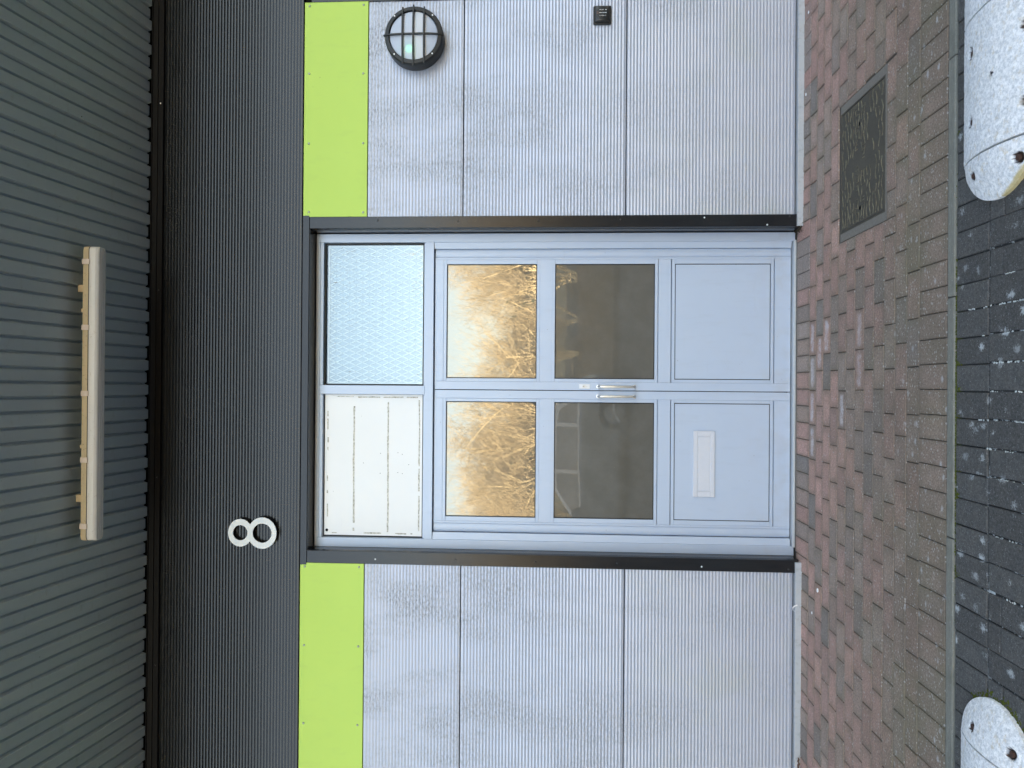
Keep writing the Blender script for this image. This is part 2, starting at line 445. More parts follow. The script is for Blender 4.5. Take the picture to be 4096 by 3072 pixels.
def mortar_fn(nt):
    p = pos(nt)
    f = noise(nt, p, 80, 4, 0.7)
    c = mix(nt, f, (0.14, 0.125, 0.105), (0.24, 0.22, 0.19))
    c = mix(nt, mth(nt, 'MULTIPLY', ramp(nt, noise(nt, p, 220, 2), 0.66, 0.74), 0.7), c, (0.45, 0.44, 0.42))
    return pbr(nt, c, 0.95, 0, 0.15, bump(nt, f, 0.6, 0.004))
mat('mortar', mortar_fn)
def iron_fn(nt):
    p = pos(nt)
    f = noise(nt, p, 70, 4, 0.7)
    c = mix(nt, f, (0.062, 0.056, 0.045), (0.100, 0.090, 0.072))
    c = mix(nt, mth(nt, 'MULTIPLY', ramp(nt, noise(nt, p, 5, 3), 0.5, 0.75), 0.4), c, (0.12, 0.108, 0.08))
    return pbr(nt, c, 0.85, 0.0, 0.2, bump(nt, f, 0.35, 0.002))
mat('worn_iron', iron_fn)
def ridge_fn(nt):
    p = pos(nt)
    f = noise(nt, p, 25, 4, 0.7)
    c = mix(nt, ramp(nt, f, 0.4, 0.65), (0.075, 0.068, 0.052), (0.165, 0.148, 0.10))
    return pbr(nt, c, 0.85, 0.0, 0.2)
mat('worn_ridge', ridge_fn)

def stop_fn(nt):
    p = pos(nt)
    x, y, z = sep(nt, p)
    at = S(nt, 'ShaderNodeAttribute', attribute_name='hole')
    fine = noise(nt, p, 75, 5, 0.85)
    c = mix(nt, ramp(nt, fine, 0.38, 0.60), (0.55, 0.57, 0.59), (0.95, 0.95, 0.95))
    c = mix(nt, mth(nt, 'MULTIPLY', ramp(nt, noise(nt, p, 26, 4, 0.7), 0.52, 0.72), 0.4), c, (0.46, 0.47, 0.47))
    c = mix(nt, mth(nt, 'MULTIPLY', ramp(nt, noise(nt, pos(nt, (1, 1.4, 1)), 34, 4, 0.7), 0.55, 0.72), 0.7), c, (0.56, 0.47, 0.32))
    # paint worn to yellow rubber round the outer rim
    rim = at.outputs['Color']
    wear = mth(nt, 'ADD', sep(nt, rim)[1], mth(nt, 'MULTIPLY', mth(nt, 'SUBTRACT', noise(nt, p, 9, 4), 0.5), 0.9))
    c = mix(nt, mth(nt, 'MULTIPLY', ramp(nt, wear, 0.92, 1.05), 0.75), c, (0.50, 0.36, 0.07))
    c = mix(nt, ramp(nt, mth(nt, 'ADD', noise(nt, p, 16, 5, 0.75), mth(nt, 'MULTIPLY', ramp(nt, sep(nt, rim)[1], 0.55, 1.0), 0.05)), 0.705, 0.715), c, (0.03, 0.032, 0.04))
    c = mix(nt, sep(nt, rim)[0], c, (0.055, 0.035, 0.026))
    return pbr(nt, c, 0.7, 0, 0.3, bump(nt, fine, 0.7, 0.004))
mat('chipped_white_paint', stop_fn)
plain('rust', (0.07, 0.035, 0.025), 0.8, 0.2, 0.4, 120)

# off-camera surroundings
def ground_fn(nt):
    p = pos(nt)
    c = mix(nt, noise(nt, p, 1.2, 5), (0.05, 0.045, 0.03), (0.085, 0.075, 0.045))
    return pbr(nt, c, 0.95, 0, 0.1)
mat('field_soil', ground_fn)
def leaf_litter_fn(nt):
    p = pos(nt)
    c = mix(nt, ramp(nt, noise(nt, p, 9, 5, 0.7), 0.35, 0.7), (0.07, 0.052, 0.032), (0.17, 0.125, 0.07))
    return pbr(nt, c, 0.95, 0, 0.1, bump(nt, noise(nt, p, 14, 4), 0.6, 0.05))
mat('leaf_litter', leaf_litter_fn)
plain('bark_gold', (0.68, 0.55, 0.32), 0.9, 0, 0.3, 6)
plain('twig_gold', (0.47, 0.37, 0.22), 0.9, 0, 0.35, 3)
plain('hedge_leaf', (0.045, 0.05, 0.022), 0.9, 0, 0.4, 4)
plain('car_paint', (0.36, 0.36, 0.36), 0.25, 0.4, 0.04, 5)
plain('car_glass', (0.03, 0.035, 0.04), 0.05, 0, 0.1, 5, 0.8)
plain('tyre_rubber', (0.02, 0.02, 0.02), 0.8, 0, 0.2, 30)
plain('wheel_alloy', (0.5, 0.5, 0.5), 0.35, 0.8, 0.1, 30)
plain('lamp_lens', (0.6, 0.6, 0.6), 0.15, 0, 0.1, 20)

# ------------------------------------------------------------------ mesh helpers
class MB:
    def __init__(s):
        s.v, s.f, s.m = [], [], []
        s.cur = 0
    def add(s, vs_, fs_):
        o = len(s.v)
        s.v += [tuple(q) for q in vs_]
        for f in fs_:
            s.f.append(tuple(i + o for i in f))
            s.m.append(s.cur)
        return s
    def box(s, x0, x1, y0, y1, z0, z1, b=0.0):
        """box; b chamfers the four edges of the -Y face"""
        if x0 > x1: x0, x1 = x1, x0
        if y0 > y1: y0, y1 = y1, y0
        if z0 > z1: z0, z1 = z1, z0
        if b <= 0:
            vv = [(x, y, z) for y in (y0, y1) for z in (z0, z1) for x in (x0, x1)]
            return s.add(vv, [(0, 1, 3, 2), (4, 6, 7, 5), (0, 4, 5, 1), (2, 3, 7, 6), (0, 2, 6, 4), (1, 5, 7, 3)])
        b = min(b, (x1 - x0) * .45, (z1 - z0) * .45, (y1 - y0) * .9)
        def rect(y, i): return [(x0 + i, y, z0 + i), (x1 - i, y, z0 + i), (x1 - i, y, z1 - i), (x0 + i, y, z1 - i)]
        vv = rect(y0, b) + rect(y0 + b, 0) + rect(y1, 0)
        ff = [(0, 1, 2, 3), (11, 10, 9, 8)]
        for r in (0, 4):
            for i in range(4):
                j = (i + 1) % 4
                ff.append((r + i, r + 4 + i, r + 4 + j, r + j))
        return s.add(vv, ff)
    def topbox(s, x0, x1, y0, y1, z0, z1, b=0.003):
        """box whose top (+Z) edges are chamfered"""
        def rect(z, i): return [(x0 + i, y0 + i, z), (x1 - i, y0 + i, z), (x1 - i, y1 - i, z), (x0 + i, y1 - i, z)]
        vv = rect(z1, b) + rect(z1 - b, 0) + rect(z0, 0)
        ff = [(0, 1, 2, 3)]
        for r in (0, 4):
            for i in range(4):
                j = (i + 1) % 4
                ff.append((r + i, r + 4 + i, r + 4 + j, r + j))
        return s.add(vv, ff)
    def loft(s, rings, closed=True, caps=True):
        n = len(rings[0])
        vv = [p for r in rings for p in r]
        ff = []
        for a in range(len(rings) - 1):
            for i in range(n if closed else n - 1):
                j = (i + 1) % n
                ff.append((a * n + i, a * n + j, (a + 1) * n + j, (a + 1) * n + i))
        if caps:
            ff.append(tuple(range(n))[::-1])
            ff.append(tuple((len(rings) - 1) * n + i for i in range(n)))
        return s.add(vv, ff)
    def prism(s, prof, axis, t0, t1):
        """prof: list of the two other coordinates, in xyz order"""
        def pt(a, b, t):
            return {'x': (t, a, b), 'y': (a, t, b), 'z': (a, b, t)}[axis]
        return s.loft([[pt(a, b, t0) for a, b in prof], [pt(a, b, t1) for a, b in prof]])
    def lathe(s, c, prof, n=32, axis='y'):
        rings = []
        for r, t in prof:
            ring = []
            for i in range(n):
                a = 2 * math.pi * i / n
                u, w = r * math.cos(a), r * math.sin(a)
                ring.append((c[0] + u, c[1] + t, c[2] + w) if axis == 'y' else (c[0] + u, c[1] + w, c[2] + t) if axis == 'z' else (c[0] + t, c[1] + u, c[2] + w))
            rings.append(ring)
        return s.loft(rings)
    def tube(s, pts, rad, n=8, caps=True):
        pts = [Vector(p) for p in pts]
        rs = rad if isinstance(rad, (list, tuple)) else [rad] * len(pts)
        rings = []
        for i, p in enumerate(pts):
            d = (pts[min(i + 1, len(pts) - 1)] - pts[max(i - 1, 0)]).normalized()
            a = Vector((0, 0, 1)) if abs(d.z) < 0.9 else Vector((1, 0, 0))
            u = d.cross(a).normalized()
            w = d.cross(u)
            rings.append([p + (u * math.cos(2 * math.pi * k / n) + w * math.sin(2 * math.pi * k / n)) * rs[i] for k in range(n)])
        return s.loft(rings, True, caps)
    def build(s, name, mats, parent=None, smooth=False, label=None):
        me = bpy.data.meshes.new(name)
        me.from_pydata(s.v, [], s.f)
        if not isinstance(mats, (list, tuple)):
            mats = [mats]
        for m in mats:
            me.materials.append(MATS[m])
        if len(mats) > 1:
            me.polygons.foreach_set('material_index', s.m)
        if smooth:
            try:
                me.shade_smooth()
                me.set_sharp_from_angle(angle=math.radians(38))
            except Exception:
                pass
        me.validate()
        me.update()
        return link(name, me, parent, label)

def link(name, me, parent=None, label=None):
    o = bpy.data.objects.new(name, me)
    COL.objects.link(o)
    if parent is not None:
        o.parent = parent
    if label:
        o['label'] = label
    return o

def thing(name, label, cat, group=None, loc=(0, 0, 0)):
    o = bpy.data.objects.new(name, None)
    o.empty_display_size = 0.1
    COL.objects.link(o)
    o.location = loc
    tag(o, label, cat, group)
    return o

def tag(o, label=None, cat=None, group=None, kind=None):
    if label: o['label'] = label
    if cat: o['category'] = cat
    if group: o['group'] = group
    if kind: o['kind'] = kind
    return o

def bx(name, m, parent, x0, x1, y0, y1, z0, z1, b=0.0012, label=None):
    return MB().box(x0, x1, y0, y1, z0, z1, b).build(name, m, parent, label=label)

# ================================================================== THE BUILDING
unit = thing('industrial_unit', 'grey industrial unit with dark fascia, lime green panels and silver double doors', 'building', loc=(0, 0, 0))

RX, LX = 1.0935, -1.1345          # inner ends of the cladding beside the door flashings
XR_END, XL_END = 2.479, -30.0

def rib_panel(name, m, x0, x1, z0, z1, pitch, amp, y=0.0, up=0.5, phase=0.0):
    """horizontally micro-ribbed sheet: facets alternately tilt up and down; edges returned to the back"""
    n = int((z1 - z0) / pitch)
    prof = [(0.020, z0 + 0.0005), (y + 0.001, z0 + 0.0005), (y, z0 + 0.002)]
    lo = z0 + 0.006
    step = (z1 - 0.006 - lo) / n
    for k in range(n):
        zb = lo + k * step
        prof.append((y, zb))                       # valley at the back .. crest in front
        prof.append((y - amp, zb + step * up))
    prof.append((y, z1 - 0.006))
    prof += [(y, z1 - 0.002), (y + 0.001, z1 - 0.0005), (0.020, z1 - 0.0005)]
    mb = MB()
    # a few stations along X with a hair of waviness, so the sheet is not laser flat
    xs = [x0 + (x1 - x0) * t for t in (0, .13, .3, .45, .62, .8, 1)] if abs(x1 - x0) < 4 else [x0, x0 + (x1 - x0) * .5, x1 - 2.0 if x1 > x0 else x1, x1]
    xs = sorted(set(xs))
    rings = []
    for x in xs:
        rings.append([(x, a + 0.0007 * math.sin(3.1 * x + 2.3 * b) if i > 1 and i < len(prof) - 2 else a, b) for i, (a, b) in enumerate(prof)])
    n_ = len(prof)
    vv = [p for r in rings for p in r]
    ff = []
    for a in range(len(rings) - 1):
        for i in range(n_ - 1):
            ff.append((a * n_ + i, (a + 1) * n_ + i, (a + 1) * n_ + i + 1, a * n_ + i + 1))
    mb.add(vv, ff)
    return mb.build(name, m, unit)

def side_panels(x0, x1, seams, z_bot):
    z_top_green, z_green = 3.157, 2.742
    s1, s2 = seams
    for (za, zb) in ((z_bot, s2 - 0.003), (s2 + 0.003, s1 - 0.003), (s1 + 0.003, z_green - 0.0025)):
        rib_panel('cladding_panel', 'silver_cladding', x0, x1, za, zb, 0.0208, 0.00155, 0.004)
    g = bx('green_panel', 'lime_panel', unit, x0, x1, -0.006, 0.004, z_green, z_top_green, 0.0012, 'flat lime green panel fixed with domed rivets')
    return g
gR = side_panels(RX, XR_END, (2.1225, 1.090), 0.046)
gL = side_panels(-3.4, LX, (2.119, 1.083), 0.046)
for x0, x1 in ((2.565, 3.6),):
    side_panels(x0, x1, (2.121, 1.086), 0.046)
# plain stretches of the same front farther along the terrace
for x0, x1 in ((3.7, 16.0), (-16.0, -3.45)):
    rib_panel('cladding_panel', 'silver_cladding', x0, x1, 0.046, 2.739, 0.0208, 0.00155, 0.004)
    bx('green_panel', 'lime_panel', unit, x0, x1, -0.006, 0.004, 2.742, 3.157)

def rivet_mesh(name, r, h, m):
    mb = MB()
    mb.lathe((0, 0, 0), [(r, 0.0), (r * .92, -h * .5), (r * .6, -h * .9), (r * .2, -h)], 10)
    me = bpy.data.meshes.new(name)
    me.from_pydata(mb.v, [], mb.f)
    me.materials.append(MATS[m])
    me.update()
    return me
RV = rivet_mesh('rivet', 0.0080, 0.005, 'rivet_grey')
RVD = rivet_mesh('rivet_dark', 0.0058, 0.005, 'rivet_dark')
RVW = rivet_mesh('rivet_bright', 0.0056, 0.005, 'rivet_bright')
def rivet(me, parent, x, y, z):
    o = link('rivet', me, parent)
    o.location = (x, y, z)
for x, z in ((2.455, 3.126), (2.456, 2.773), (2.019, 3.125), (2.014, 2.772), (1.567, 3.123), (1.565, 2.769), (1.124, 3.120), (1.120, 2.766)):
    rivet(RV, gR, x, -0.006, z)
for x, z in ((-1.159, 3.126), (-1.156, 2.774), (-1.664, 3.127), (-1.663, 2.774), (-2.165, 3.127), (-2.166, 2.775), (-2.67, 3.127), (-2.67, 2.774)):
    rivet(RV, gL, x, -0.006, z)

# dark ribbed fascia above, seam at 3.168
rib_panel('fascia_cladding', 'anthracite_cladding', -16.0, 16.0, 3.168, 4.090, 0.0204, 0.00075, 0.006, 0.40)
# eaves trims under the canopy soffit
bx('eaves_trim', 'eaves_black', unit, -16, 16, -0.004, 0.02, 4.094, 4.128, 0.001)
eb = MB()
pr = [(-0.008, 4.130), (-0.010, 4.160), (-0.018, 4.162), (-0.018, 4.166), (0.02, 4.166), (0.02, 4.130)]
eb.prism(pr, 'x', -16, 16)
eb.build('eaves_flashing', 'eaves_black', unit)

for x_ in (1.842, 0.62, -0.60, -1.82):
    rivet(RVW if x_ > 1 else RVD, unit, x_, -0.004, 4.112)
# core of the wall behind the sheets, with the door opening
core = MB()
core.box(-30, -1.075, 0.03, 0.16, 0.0, 4.6)
core.box(1.035, 30, 0.03, 0.16, 0.0, 4.6)
core.box(-1.075, 1.035, 0.03, 0.16, 3.125, 4.6)
core.box(-1.2, 1.2, 0.30, 0.34, 0.0, 3.3)
core.build('wall', 'void_black', unit)

# door opening: head and jamb flashings
hf = MB()
hf.prism([(-0.0075, 3.117), (-0.0075, 3.157), (-0.0045, 3.161), (0.02, 3.161), (0.02, 3.117)], 'x', -1.146, 1.101)
hf.box(-1.06, 1.02, 0.0, 0.13, 3.113, 3.1165)
hf.build('head_flashing', 'dark_flashing', unit)
def jamb(xi, xo, inner, label=None):
    """face xi..xo on the wall, rounded lip, return to the frame at x=inner"""
    d = 1 if xo > xi else -1
    prof = [(xo, 0.010), (xo, -0.003), (xo - d * 0.002, -0.005), (xi + d * 0.004, -0.005), (xi + d * 0.001, -0.0035), (xi, 0.0),
            (xi - d * 0.004, 0.022), (xi - d * 0.003, 0.030), (inner, 0.032), (inner, 0.14), (xi + d * 0.02, 0.14), (xi + d * 0.02, 0.010)]
    mb = MB()
    rings = [[(a, b, z) for a, b in prof] for z in (0.012, 1.2, 2.2, 3.113)]
    mb.loft(rings)
    return mb.build('jamb_flashing', 'dark_flashing', unit)
jR = jamb(1.0185, 1.0935, 1.0130)
jL = jamb(-1.0555, -1.1345, -1.0560)
jN = jamb(2.56, 2.4805, 2.57)
for x, z, me in ((1.069, 2.669, RVD), (1.063, 2.152, RVD), (1.062, 1.638, RVD), (1.067, 1.124, RVD), (1.075, 0.602, RVW), (1.028, 0.216, RVW), (1.080, 0.079, RVD)):
    rivet(me, jR, x, -0.005, z)
for x, z, me in ((-1.103, 2.668, RVW), (-1.094, 2.152, RVD), (-1.099, 1.643, RVD), (-1.097, 1.131, RVD), (-1.107, 0.606, RVW), (-1.112, 0.075, RVD)):
    rivet(me, jL, x, -0.005, z)

# base trim under the silver sheets
for x0, x1 in ((1.020, 16.0), (-16.0, -1.068)):
    mb = MB()
    mb.prism([(-0.016, -0.01), (-0.016, 0.0345), (-0.0135, 0.036), (0.012, 0.037), (0.03, 0.037), (0.03, -0.01)], 'x', x0, x1)
    mb.build('base_trim', 'base_trim', unit)

# canopy: corrugated soffit rising outwards, roof sheet, front gutter
PITCH, FLAT, SIDE, DEP = 0.1584, 0.0582, 0.021, 0.011
CAN = 1.72
def soff_z(y): return 4.170 - 0.15 * y
sof = MB()
xs, kmin, kmax = [], int((-16 - 2.426) / PITCH), int((16 - 2.426) / PITCH)
for k in range(kmin, kmax):
    c = 2.426 + k * PITCH
    # sides between flats, shaped as added grooves so shade gathers into dark bands
    xs += [(c - FLAT / 2 - SIDE, 0.0), (c - FLAT / 2 - SIDE * .62, .024), (c - FLAT / 2 - SIDE * .38, .024), (c - FLAT / 2, DEP),
           (c + FLAT / 2, DEP), (c + FLAT / 2 + SIDE * .38, .024), (c + FLAT / 2 + SIDE * .62, .024), (c + FLAT / 2 + SIDE, 0.0)]
n = len(xs)
vv = [(x, y, soff_z(y) + dz) for y in (-0.012, -CAN) for x, dz in xs]
sof.add(vv, [(i, n + i, n + i + 1, i + 1) for i in range(n - 1)])
sof.build('soffit', 'soffit_paint', unit)
cr = MB()
cr.prism([(-CAN - 0.02, soff_z(-CAN) - 0.02), (-CAN - 0.02, soff_z(-CAN) + 0.22), (0.3, 4.75), (0.3, 4.60), (-0.012, 4.26), (-CAN, soff_z(-CAN) + 0.07), (-CAN, soff_z(-CAN) - 0.02)], 'x', -16, 16)
cr.build('canopy_roof', 'anthracite_cladding', unit)
up = MB()
up.box(-30, 30, 0.16, 22, 4.75, 6.1)
up.box(-30, 30, 0.345, 22, 0.0, 4.75)
up.build('main_block', 'anthracite_cladding', unit)

# ------------------------------------------------------------------ door frame
FY, LY = 0.115, 0.135
fr = thing('door_frame', None, None); del fr
frame = MB()
frame.box(1.0085, 0.953, FY, 0.20, 0.002, 3.1085, 0.0015)
frame = frame.build('door_frame', 'silver_frame', unit)
def fpart(name, *a, m='silver_frame', b=0.0012, **k):
    return bx(name, m, frame, *a, b, **k)
fpart('frame_jamb', -1.0555, -0.996, FY, 0.20, 0.002, 3.1085)
fpart('frame_head', -0.9955, 0.9525, FY, 0.20, 3.0815, 3.1085)
fpart('glazing_bead', 0.011, 0.9525, FY + 0.001, 0.19, 3.0595, 3.0808)
fpart('glazing_bead', -0.9955, -0.0505, FY + 0.001, 0.19, 3.0595, 3.0808)
fpart('transom_rail', -0.9955, 0.9525, FY, 0.20, 2.3255, 2.3805)
fpart('mullion', -0.0485, 0.0100, FY, 0.20, 2.3815, 3.0810)
# inner stop of the door jambs: slightly splayed face
for s_, x0, x1 in ((1, 0.9520, 0.9120), (-1, -0.9950, -0.9510)):
    mb = MB()
    mb.prism([(x0, FY + 0.006), (x1, FY + 0.017), (x1, 0.20), (x0, 0.20)], 'z', 0.022, 2.3245)
    mb.build('frame_stop', 'silver_frame', frame)
# narrow ledges of the transom openings
for x0, x1 in ((0.0100, 0.9525), (-0.9955, -0.0485)):
    fpart('frame_ledge', x0, x1, FY + 0.022, 0.19, 2.3815, 2.392, b=0.001)
th = MB()
th.prism([(0.100, 0.0), (0.100, 0.008), (0.106, 0.014), (0.150, 0.016), (0.20, 0.016), (0.20, 0.0)], 'x', -1.000, 0.956)
th.build('threshold', 'aluminium', frame)

# transom light over the first leaf: glass over expanded metal over a board coloured like reflected sky
def opening(name, x0, x1, z0, z1, y, m_seal, w=0.006, depth=0.02):
    mb = MB()
    mb.box(x0, x1, y, y + depth, z1 - w, z1, 0)
    mb.box(x0, x1, y, y + depth, z0, z0 + w, 0)
    mb.box(x0, x0 + w, y, y + depth, z0 + w, z1 - w, 0)
    mb.box(x1 - w, x1, y, y + depth, z0 + w, z1 - w, 0)
    return mb.build(name, m_seal, None)
tl = MB().box(0.012, 0.9505, 0.186, 0.192, 2.386, 3.066).build('transom_light', 'sky_tint_board', unit)
g = opening('window_seal', 0.012, 0.951, 2.3925, 3.0590, FY + 0.026, 'black_rubber', 0.008); g.parent = tl
mb = MB().box(0.0175, 0.9440, FY + 0.038, FY + 0.042, 2.3985, 3.0445)
mb.build('pane', 'clear_glass', tl)
fm = MB()
ix0, ix1, iz0, iz1 = 0.030, 0.932, 2.410, 3.036
for (a0, a1, b0, b1) in ((ix0 - .012, ix1 + .012, iz1, iz1 + .010), (ix0 - .012, ix1 + .012, iz0 - .010, iz0), (ix0 - .010, ix0, iz0, iz1), (ix1, ix1 + .010, iz0, iz1)):
    fm.box(a0, a1, 0.176, 0.180, b0, b1)
fm.build('mesh_frame', 'mesh_white', tl)
em = MB()
DX, DZ, SW = 0.0412, 0.0895, 0.0052
ncol = int((ix1 - ix0) / (DX / 2))
nseg = int((iz1 - iz0) / (DZ / 2)) + 1
for c in range(ncol + 1):
    # each strand zigzags down between two neighbouring columns of bonds
    for k in range(nseg):
        xa = ix0 + (c + (k + c) % 2 - 0.5) * DX / 2
        xb = ix0 + (c + (k + 1 + c) % 2 - 0.5) * DX / 2
        za, zb = iz0 + k * DZ / 2, iz0 + (k + 1) * DZ / 2
        if za >= iz1: continue
        zb = min(zb, iz1)
        xa = min(max(xa, ix0), ix1); xb = min(max(xb, ix0), ix1)
        w = SW * 0.62
        em.add([(xa - w, 0.1775, za), (xa + w, 0.1775, za), (xb + w, 0.1775, zb), (xb - w, 0.1775, zb),
                (xa - w, 0.1795, za), (xa + w, 0.1795, za), (xb + w, 0.1795, zb), (xb - w, 0.1795, zb)],
               [(0, 1, 2, 3), (0, 3, 7, 4), (1, 5, 6, 2)])
e = em.build('expanded_mesh', 'mesh_white', tl)
e['kind'] = 'stuff'

# blanked transom over the other leaf: white board with old tape marks
tp = bx('transom_board', 'white_board', unit, -0.985, -0.0505, FY + 0.030, FY + 0.045, 2.3985, 3.052, 0.001, 'white blanking board with old tape marks')
g = opening('board_seal', -0.9950, -0.0490, 2.3925, 3.0590, FY + 0.033, 'black_rubber', 0.009); g.parent = tp
TR = random.Random(3)
def tape(x0, x1, z0, z1, along, gaps=0.15):
    """ragged strip of glue left by tape; along is 'x' or 'z'"""
    mb = MB()
    a0, a1 = (x0, x1) if along == 'x' else (z0, z1)
    a = a0
    bw = 0.0
    while a < a1:
        ln = TR.uniform(0.012, 0.045)
        b_ = min(a1, a + ln)
        bw += TR.uniform(-0.0012, 0.0012); bw *= 0.9
        if TR.random() > gaps:
            t = TR.uniform(0.55, 1.0)
            if along == 'x':
                m_, hw = (z0 + z1) / 2 + bw, (z1 - z0) / 2 * t
                mb.box(a, b_, FY + 0.0290, FY + 0.0305, m_ - hw, m_ + hw)
            else:
                m_, hw = (x0 + x1) / 2 + bw, (x1 - x0) / 2 * t
                mb.box(m_ - hw, m_ + hw, FY + 0.0290, FY + 0.0305, a, b_)
        a = b_
    mb.build('tape_mark', 'tape_glue', tp)['kind'] = 'stuff'
tape(-0.955, -0.075, 2.8478, 2.8605, 'x', 0.03)
tape(-0.960, -0.078, 2.6188, 2.6312, 'x', 0.02)
tape(-0.950, -0.085, 2.4125, 2.4245, 'x', 0.08)
tape(-0.930, -0.10, 3.026, 3.036, 'x', 0.55)
tape(-0.072, -0.062, 2.43, 2.83, 'z', 0.12)
tape(-0.068, -0.063, 2.86, 2.97, 'z', 0.2)
tape(-0.974, -0.964, 2.46, 3.00, 'z', 0.5)
MB().lathe((-0.953, FY + 0.0300, 3.034), [(0.0095, 0.001), (0.0095, -0.0012), (0.004, -0.0013)], 16).build('cable_hole', 'void_black', tp)
dots = MB()
for x, z in ((-0.505, 2.79), (-0.512, 2.487), (-0.435, 2.560), (-0.445, 2.531), (-0.565, 2.560), (-0.572, 2.53), (-0.44, 2.676), (-0.572, 2.678)):
    dots.lathe((x, FY + 0.0300, z), [(0.0022, 0.001), (0.0022, -0.0008)], 8)
dots.build('screw_holes', 'void_black', tp)['kind'] = 'stuff'

# ------------------------------------------------------------------ door leaves
def leaf(sgn, xm, has_letter):
    """sgn +1 / -1: which way the leaf runs from the meeting edge xm"""
    def X(a): return xm + sgn * a
    W_ = 0.9215 if sgn > 0 else 0.9290
    B0, B1 = 0.053, 0.0735                       # meeting stile, bead
    G0, G1 = 0.0735, W_ - 0.0985                  # daylight opening
    B2 = W_ - 0.0690
    Y0, Y1 = LY, LY + 0.045
    root = bx('door', 'silver_frame', unit, X(0), X(B0), Y0, Y1, 0.022, 2.318, 0.0015)   # the meeting stile carries the leaf
    def p(name, a0, a1, y0, y1, z0, z1, m='silver_frame', b=0.0011, label=None):
        return bx(name, m, root, X(a0), X(a1), y0, y1, z0, z1, b, label)
    e = 0.0006
    p('top_rail', B0 + e, B2 - e, Y0, Y1, 2.2618, 2.318)
    p('middle_rail', B0 + e, B2 - e, Y0, Y1, 1.5492, 1.6288)
    p('lock_rail', B0 + e, B2 - e, Y0, Y1, 0.7812, 0.8622)
    p('bottom_rail', B0 + e, B2 - e, Y0, Y1, 0.022, 0.1232)
    # rounded finger-guard stile
    mb = MB()
    prof = []
    for i in range(13):
        t = i / 12
        prof.append((X(B2 + (W_ - B2) * t), Y0 + 0.001 + (0.012 if t > .16 else 0.004) * (1 - (4 * (max(t, .16) - .16) / .84 * (1 - (max(t, .16) - .16) / .84)) ** .6) if t > .10 else Y0))
    prof = [(X(B2), Y0), (X(B2 + 0.012), Y0)] + [(X(B2 + 0.012 + (W_ - B2 - 0.012) * i / 12), Y0 + 0.0105 - 0.0085 * math.sin(math.pi * i / 12) ** .7) for i in range(13)]
    prof += [(X(W_), Y1), (X(B2), Y1)]
    mb.prism(prof, 'z', 0.022, 2.318)
    mb.build('guard_stile', 'silver_frame', root, smooth=True)
    for (z0, z1) in ((1.6482, 2.2412), (0.8845, 1.5302), (0.1472, 0.7562)):
        # beads frame each opening, seal inside, then the infill
        p('bead', B0 + e, B2 - e, Y0 + 0.0006, Y1, z1, z1 + 0.0200)
        p('bead', B0 + e, B2 - e, Y0 + 0.0006, Y1, z0 - 0.0190, z0)
        p('bead', B0 + e, G0, Y0 + 0.0006, Y1, z0 + e, z1 - e)
        p('bead', G1, B2 - e, Y0 + 0.0006, Y1, z0 + e, z1 - e)
        xa, xb = sorted((X(G0), X(G1)))
        g_ = opening('seal', xa, xb, z0, z1, Y0 + 0.009 if z0 < .5 else Y0 + 0.005, 'black_rubber', 0.0062, 0.02)
        g_.parent = root
        if z0 < 0.5:
            bx('infill_panel', 'silver_frame', root, xa + 0.0052, xb - 0.0052, Y0 + 0.003, Y0 + 0.02, z0 + 0.0052, z1 - 0.0052, 0.001)
        else:
            MB().box(xa + 0.0042, xb - 0.0042, Y0 + 0.0085, Y0 + 0.014, z0 + 0.0042, z1 - 0.0042).build('pane', 'reflective_glass', root)
    # pull handle
    hx = X(0.0235 if sgn > 0 else 0.0345)
    zt, zb, r = 1.2555, 1.0035, 0.0086
    pts = [(hx, LY, zt - .010)]
    for a in range(0, 7):
        t = math.pi / 2 * a / 6
        pts.append((hx, LY - 0.030 - 0.020 * math.sin(t), zt - 0.010 - 0.020 * (1 - math.cos(t))))
    for a in range(0, 7):
        t = math.pi / 2 * (1 - a / 6)
        pts.append((hx, LY - 0.030 - 0.020 * math.sin(t), zb + 0.010 + 0.020 * (1 - math.cos(t))))
    pts.append((hx, LY, zb + .010))
    hb = MB().tube(pts, r, 14)
    for z in (zt - .010, zb + .010):
        hb.lathe((hx, LY, z), [(0.0125, 0.0), (0.0125, -0.002), (0.010, -0.003)], 16)
    hb.build('handle', 'steel', root, smooth=True)
    if sgn > 0:
        lk = MB()
        lk.box(-0.0015, 0.0285, LY - 0.0035, LY, 1.2995, 1.3695, 0.0012)
        lk.cur = 1
        lk.lathe((0.0125, LY - 0.0035, 1.3425), [(0.0085, 0.0), (0.0085, -0.005), (0.007, -0.006)], 16)
        lk.box(0.0085, 0.0165, LY - 0.0085, LY - 0.0035, 1.3185, 1.3365, 0.001)
        lk.cur = 2
        lk.box(0.0116, 0.0134, LY - 0.0102, LY - 0.0094, 1.3375, 1.3475)
        lk.build('lock_plate', ['white_plastic', 'steel', 'void_black'], root)
    if has_letter:
        lp = MB()
        lp.box(-0.693, -0.269, LY - 0.0030, LY + 0.0005, 0.4975, 0.6335, 0.0015)
        for (x0, x1, z0, z1) in ((-0.693, -0.269, 0.607, 0.6335), (-0.693, -0.269, 0.4975, 0.523), (-0.693, -0.656, 0.523, 0.607), (-0.303, -0.269, 0.523, 0.607)):
            lp.box(x0 + .0004, x1 - .0004, LY - 0.0085, LY - 0.0030, z0 + .0004, z1 - .0004, 0.0016)
        lp.box(-0.6520, -0.3072, LY - 0.0056, LY - 0.0030, 0.5275, 0.6030, 0.0012)
        lp.build('letter_plate', 'letter_silver', root)
    return root
dR = leaf(+1, -0.0115, False)
dL = leaf(-1, -0.0165, True)
dL['label'] = 'silver door leaf with a letter plate'
dR['label'] = 'silver door leaf with a lock plate'

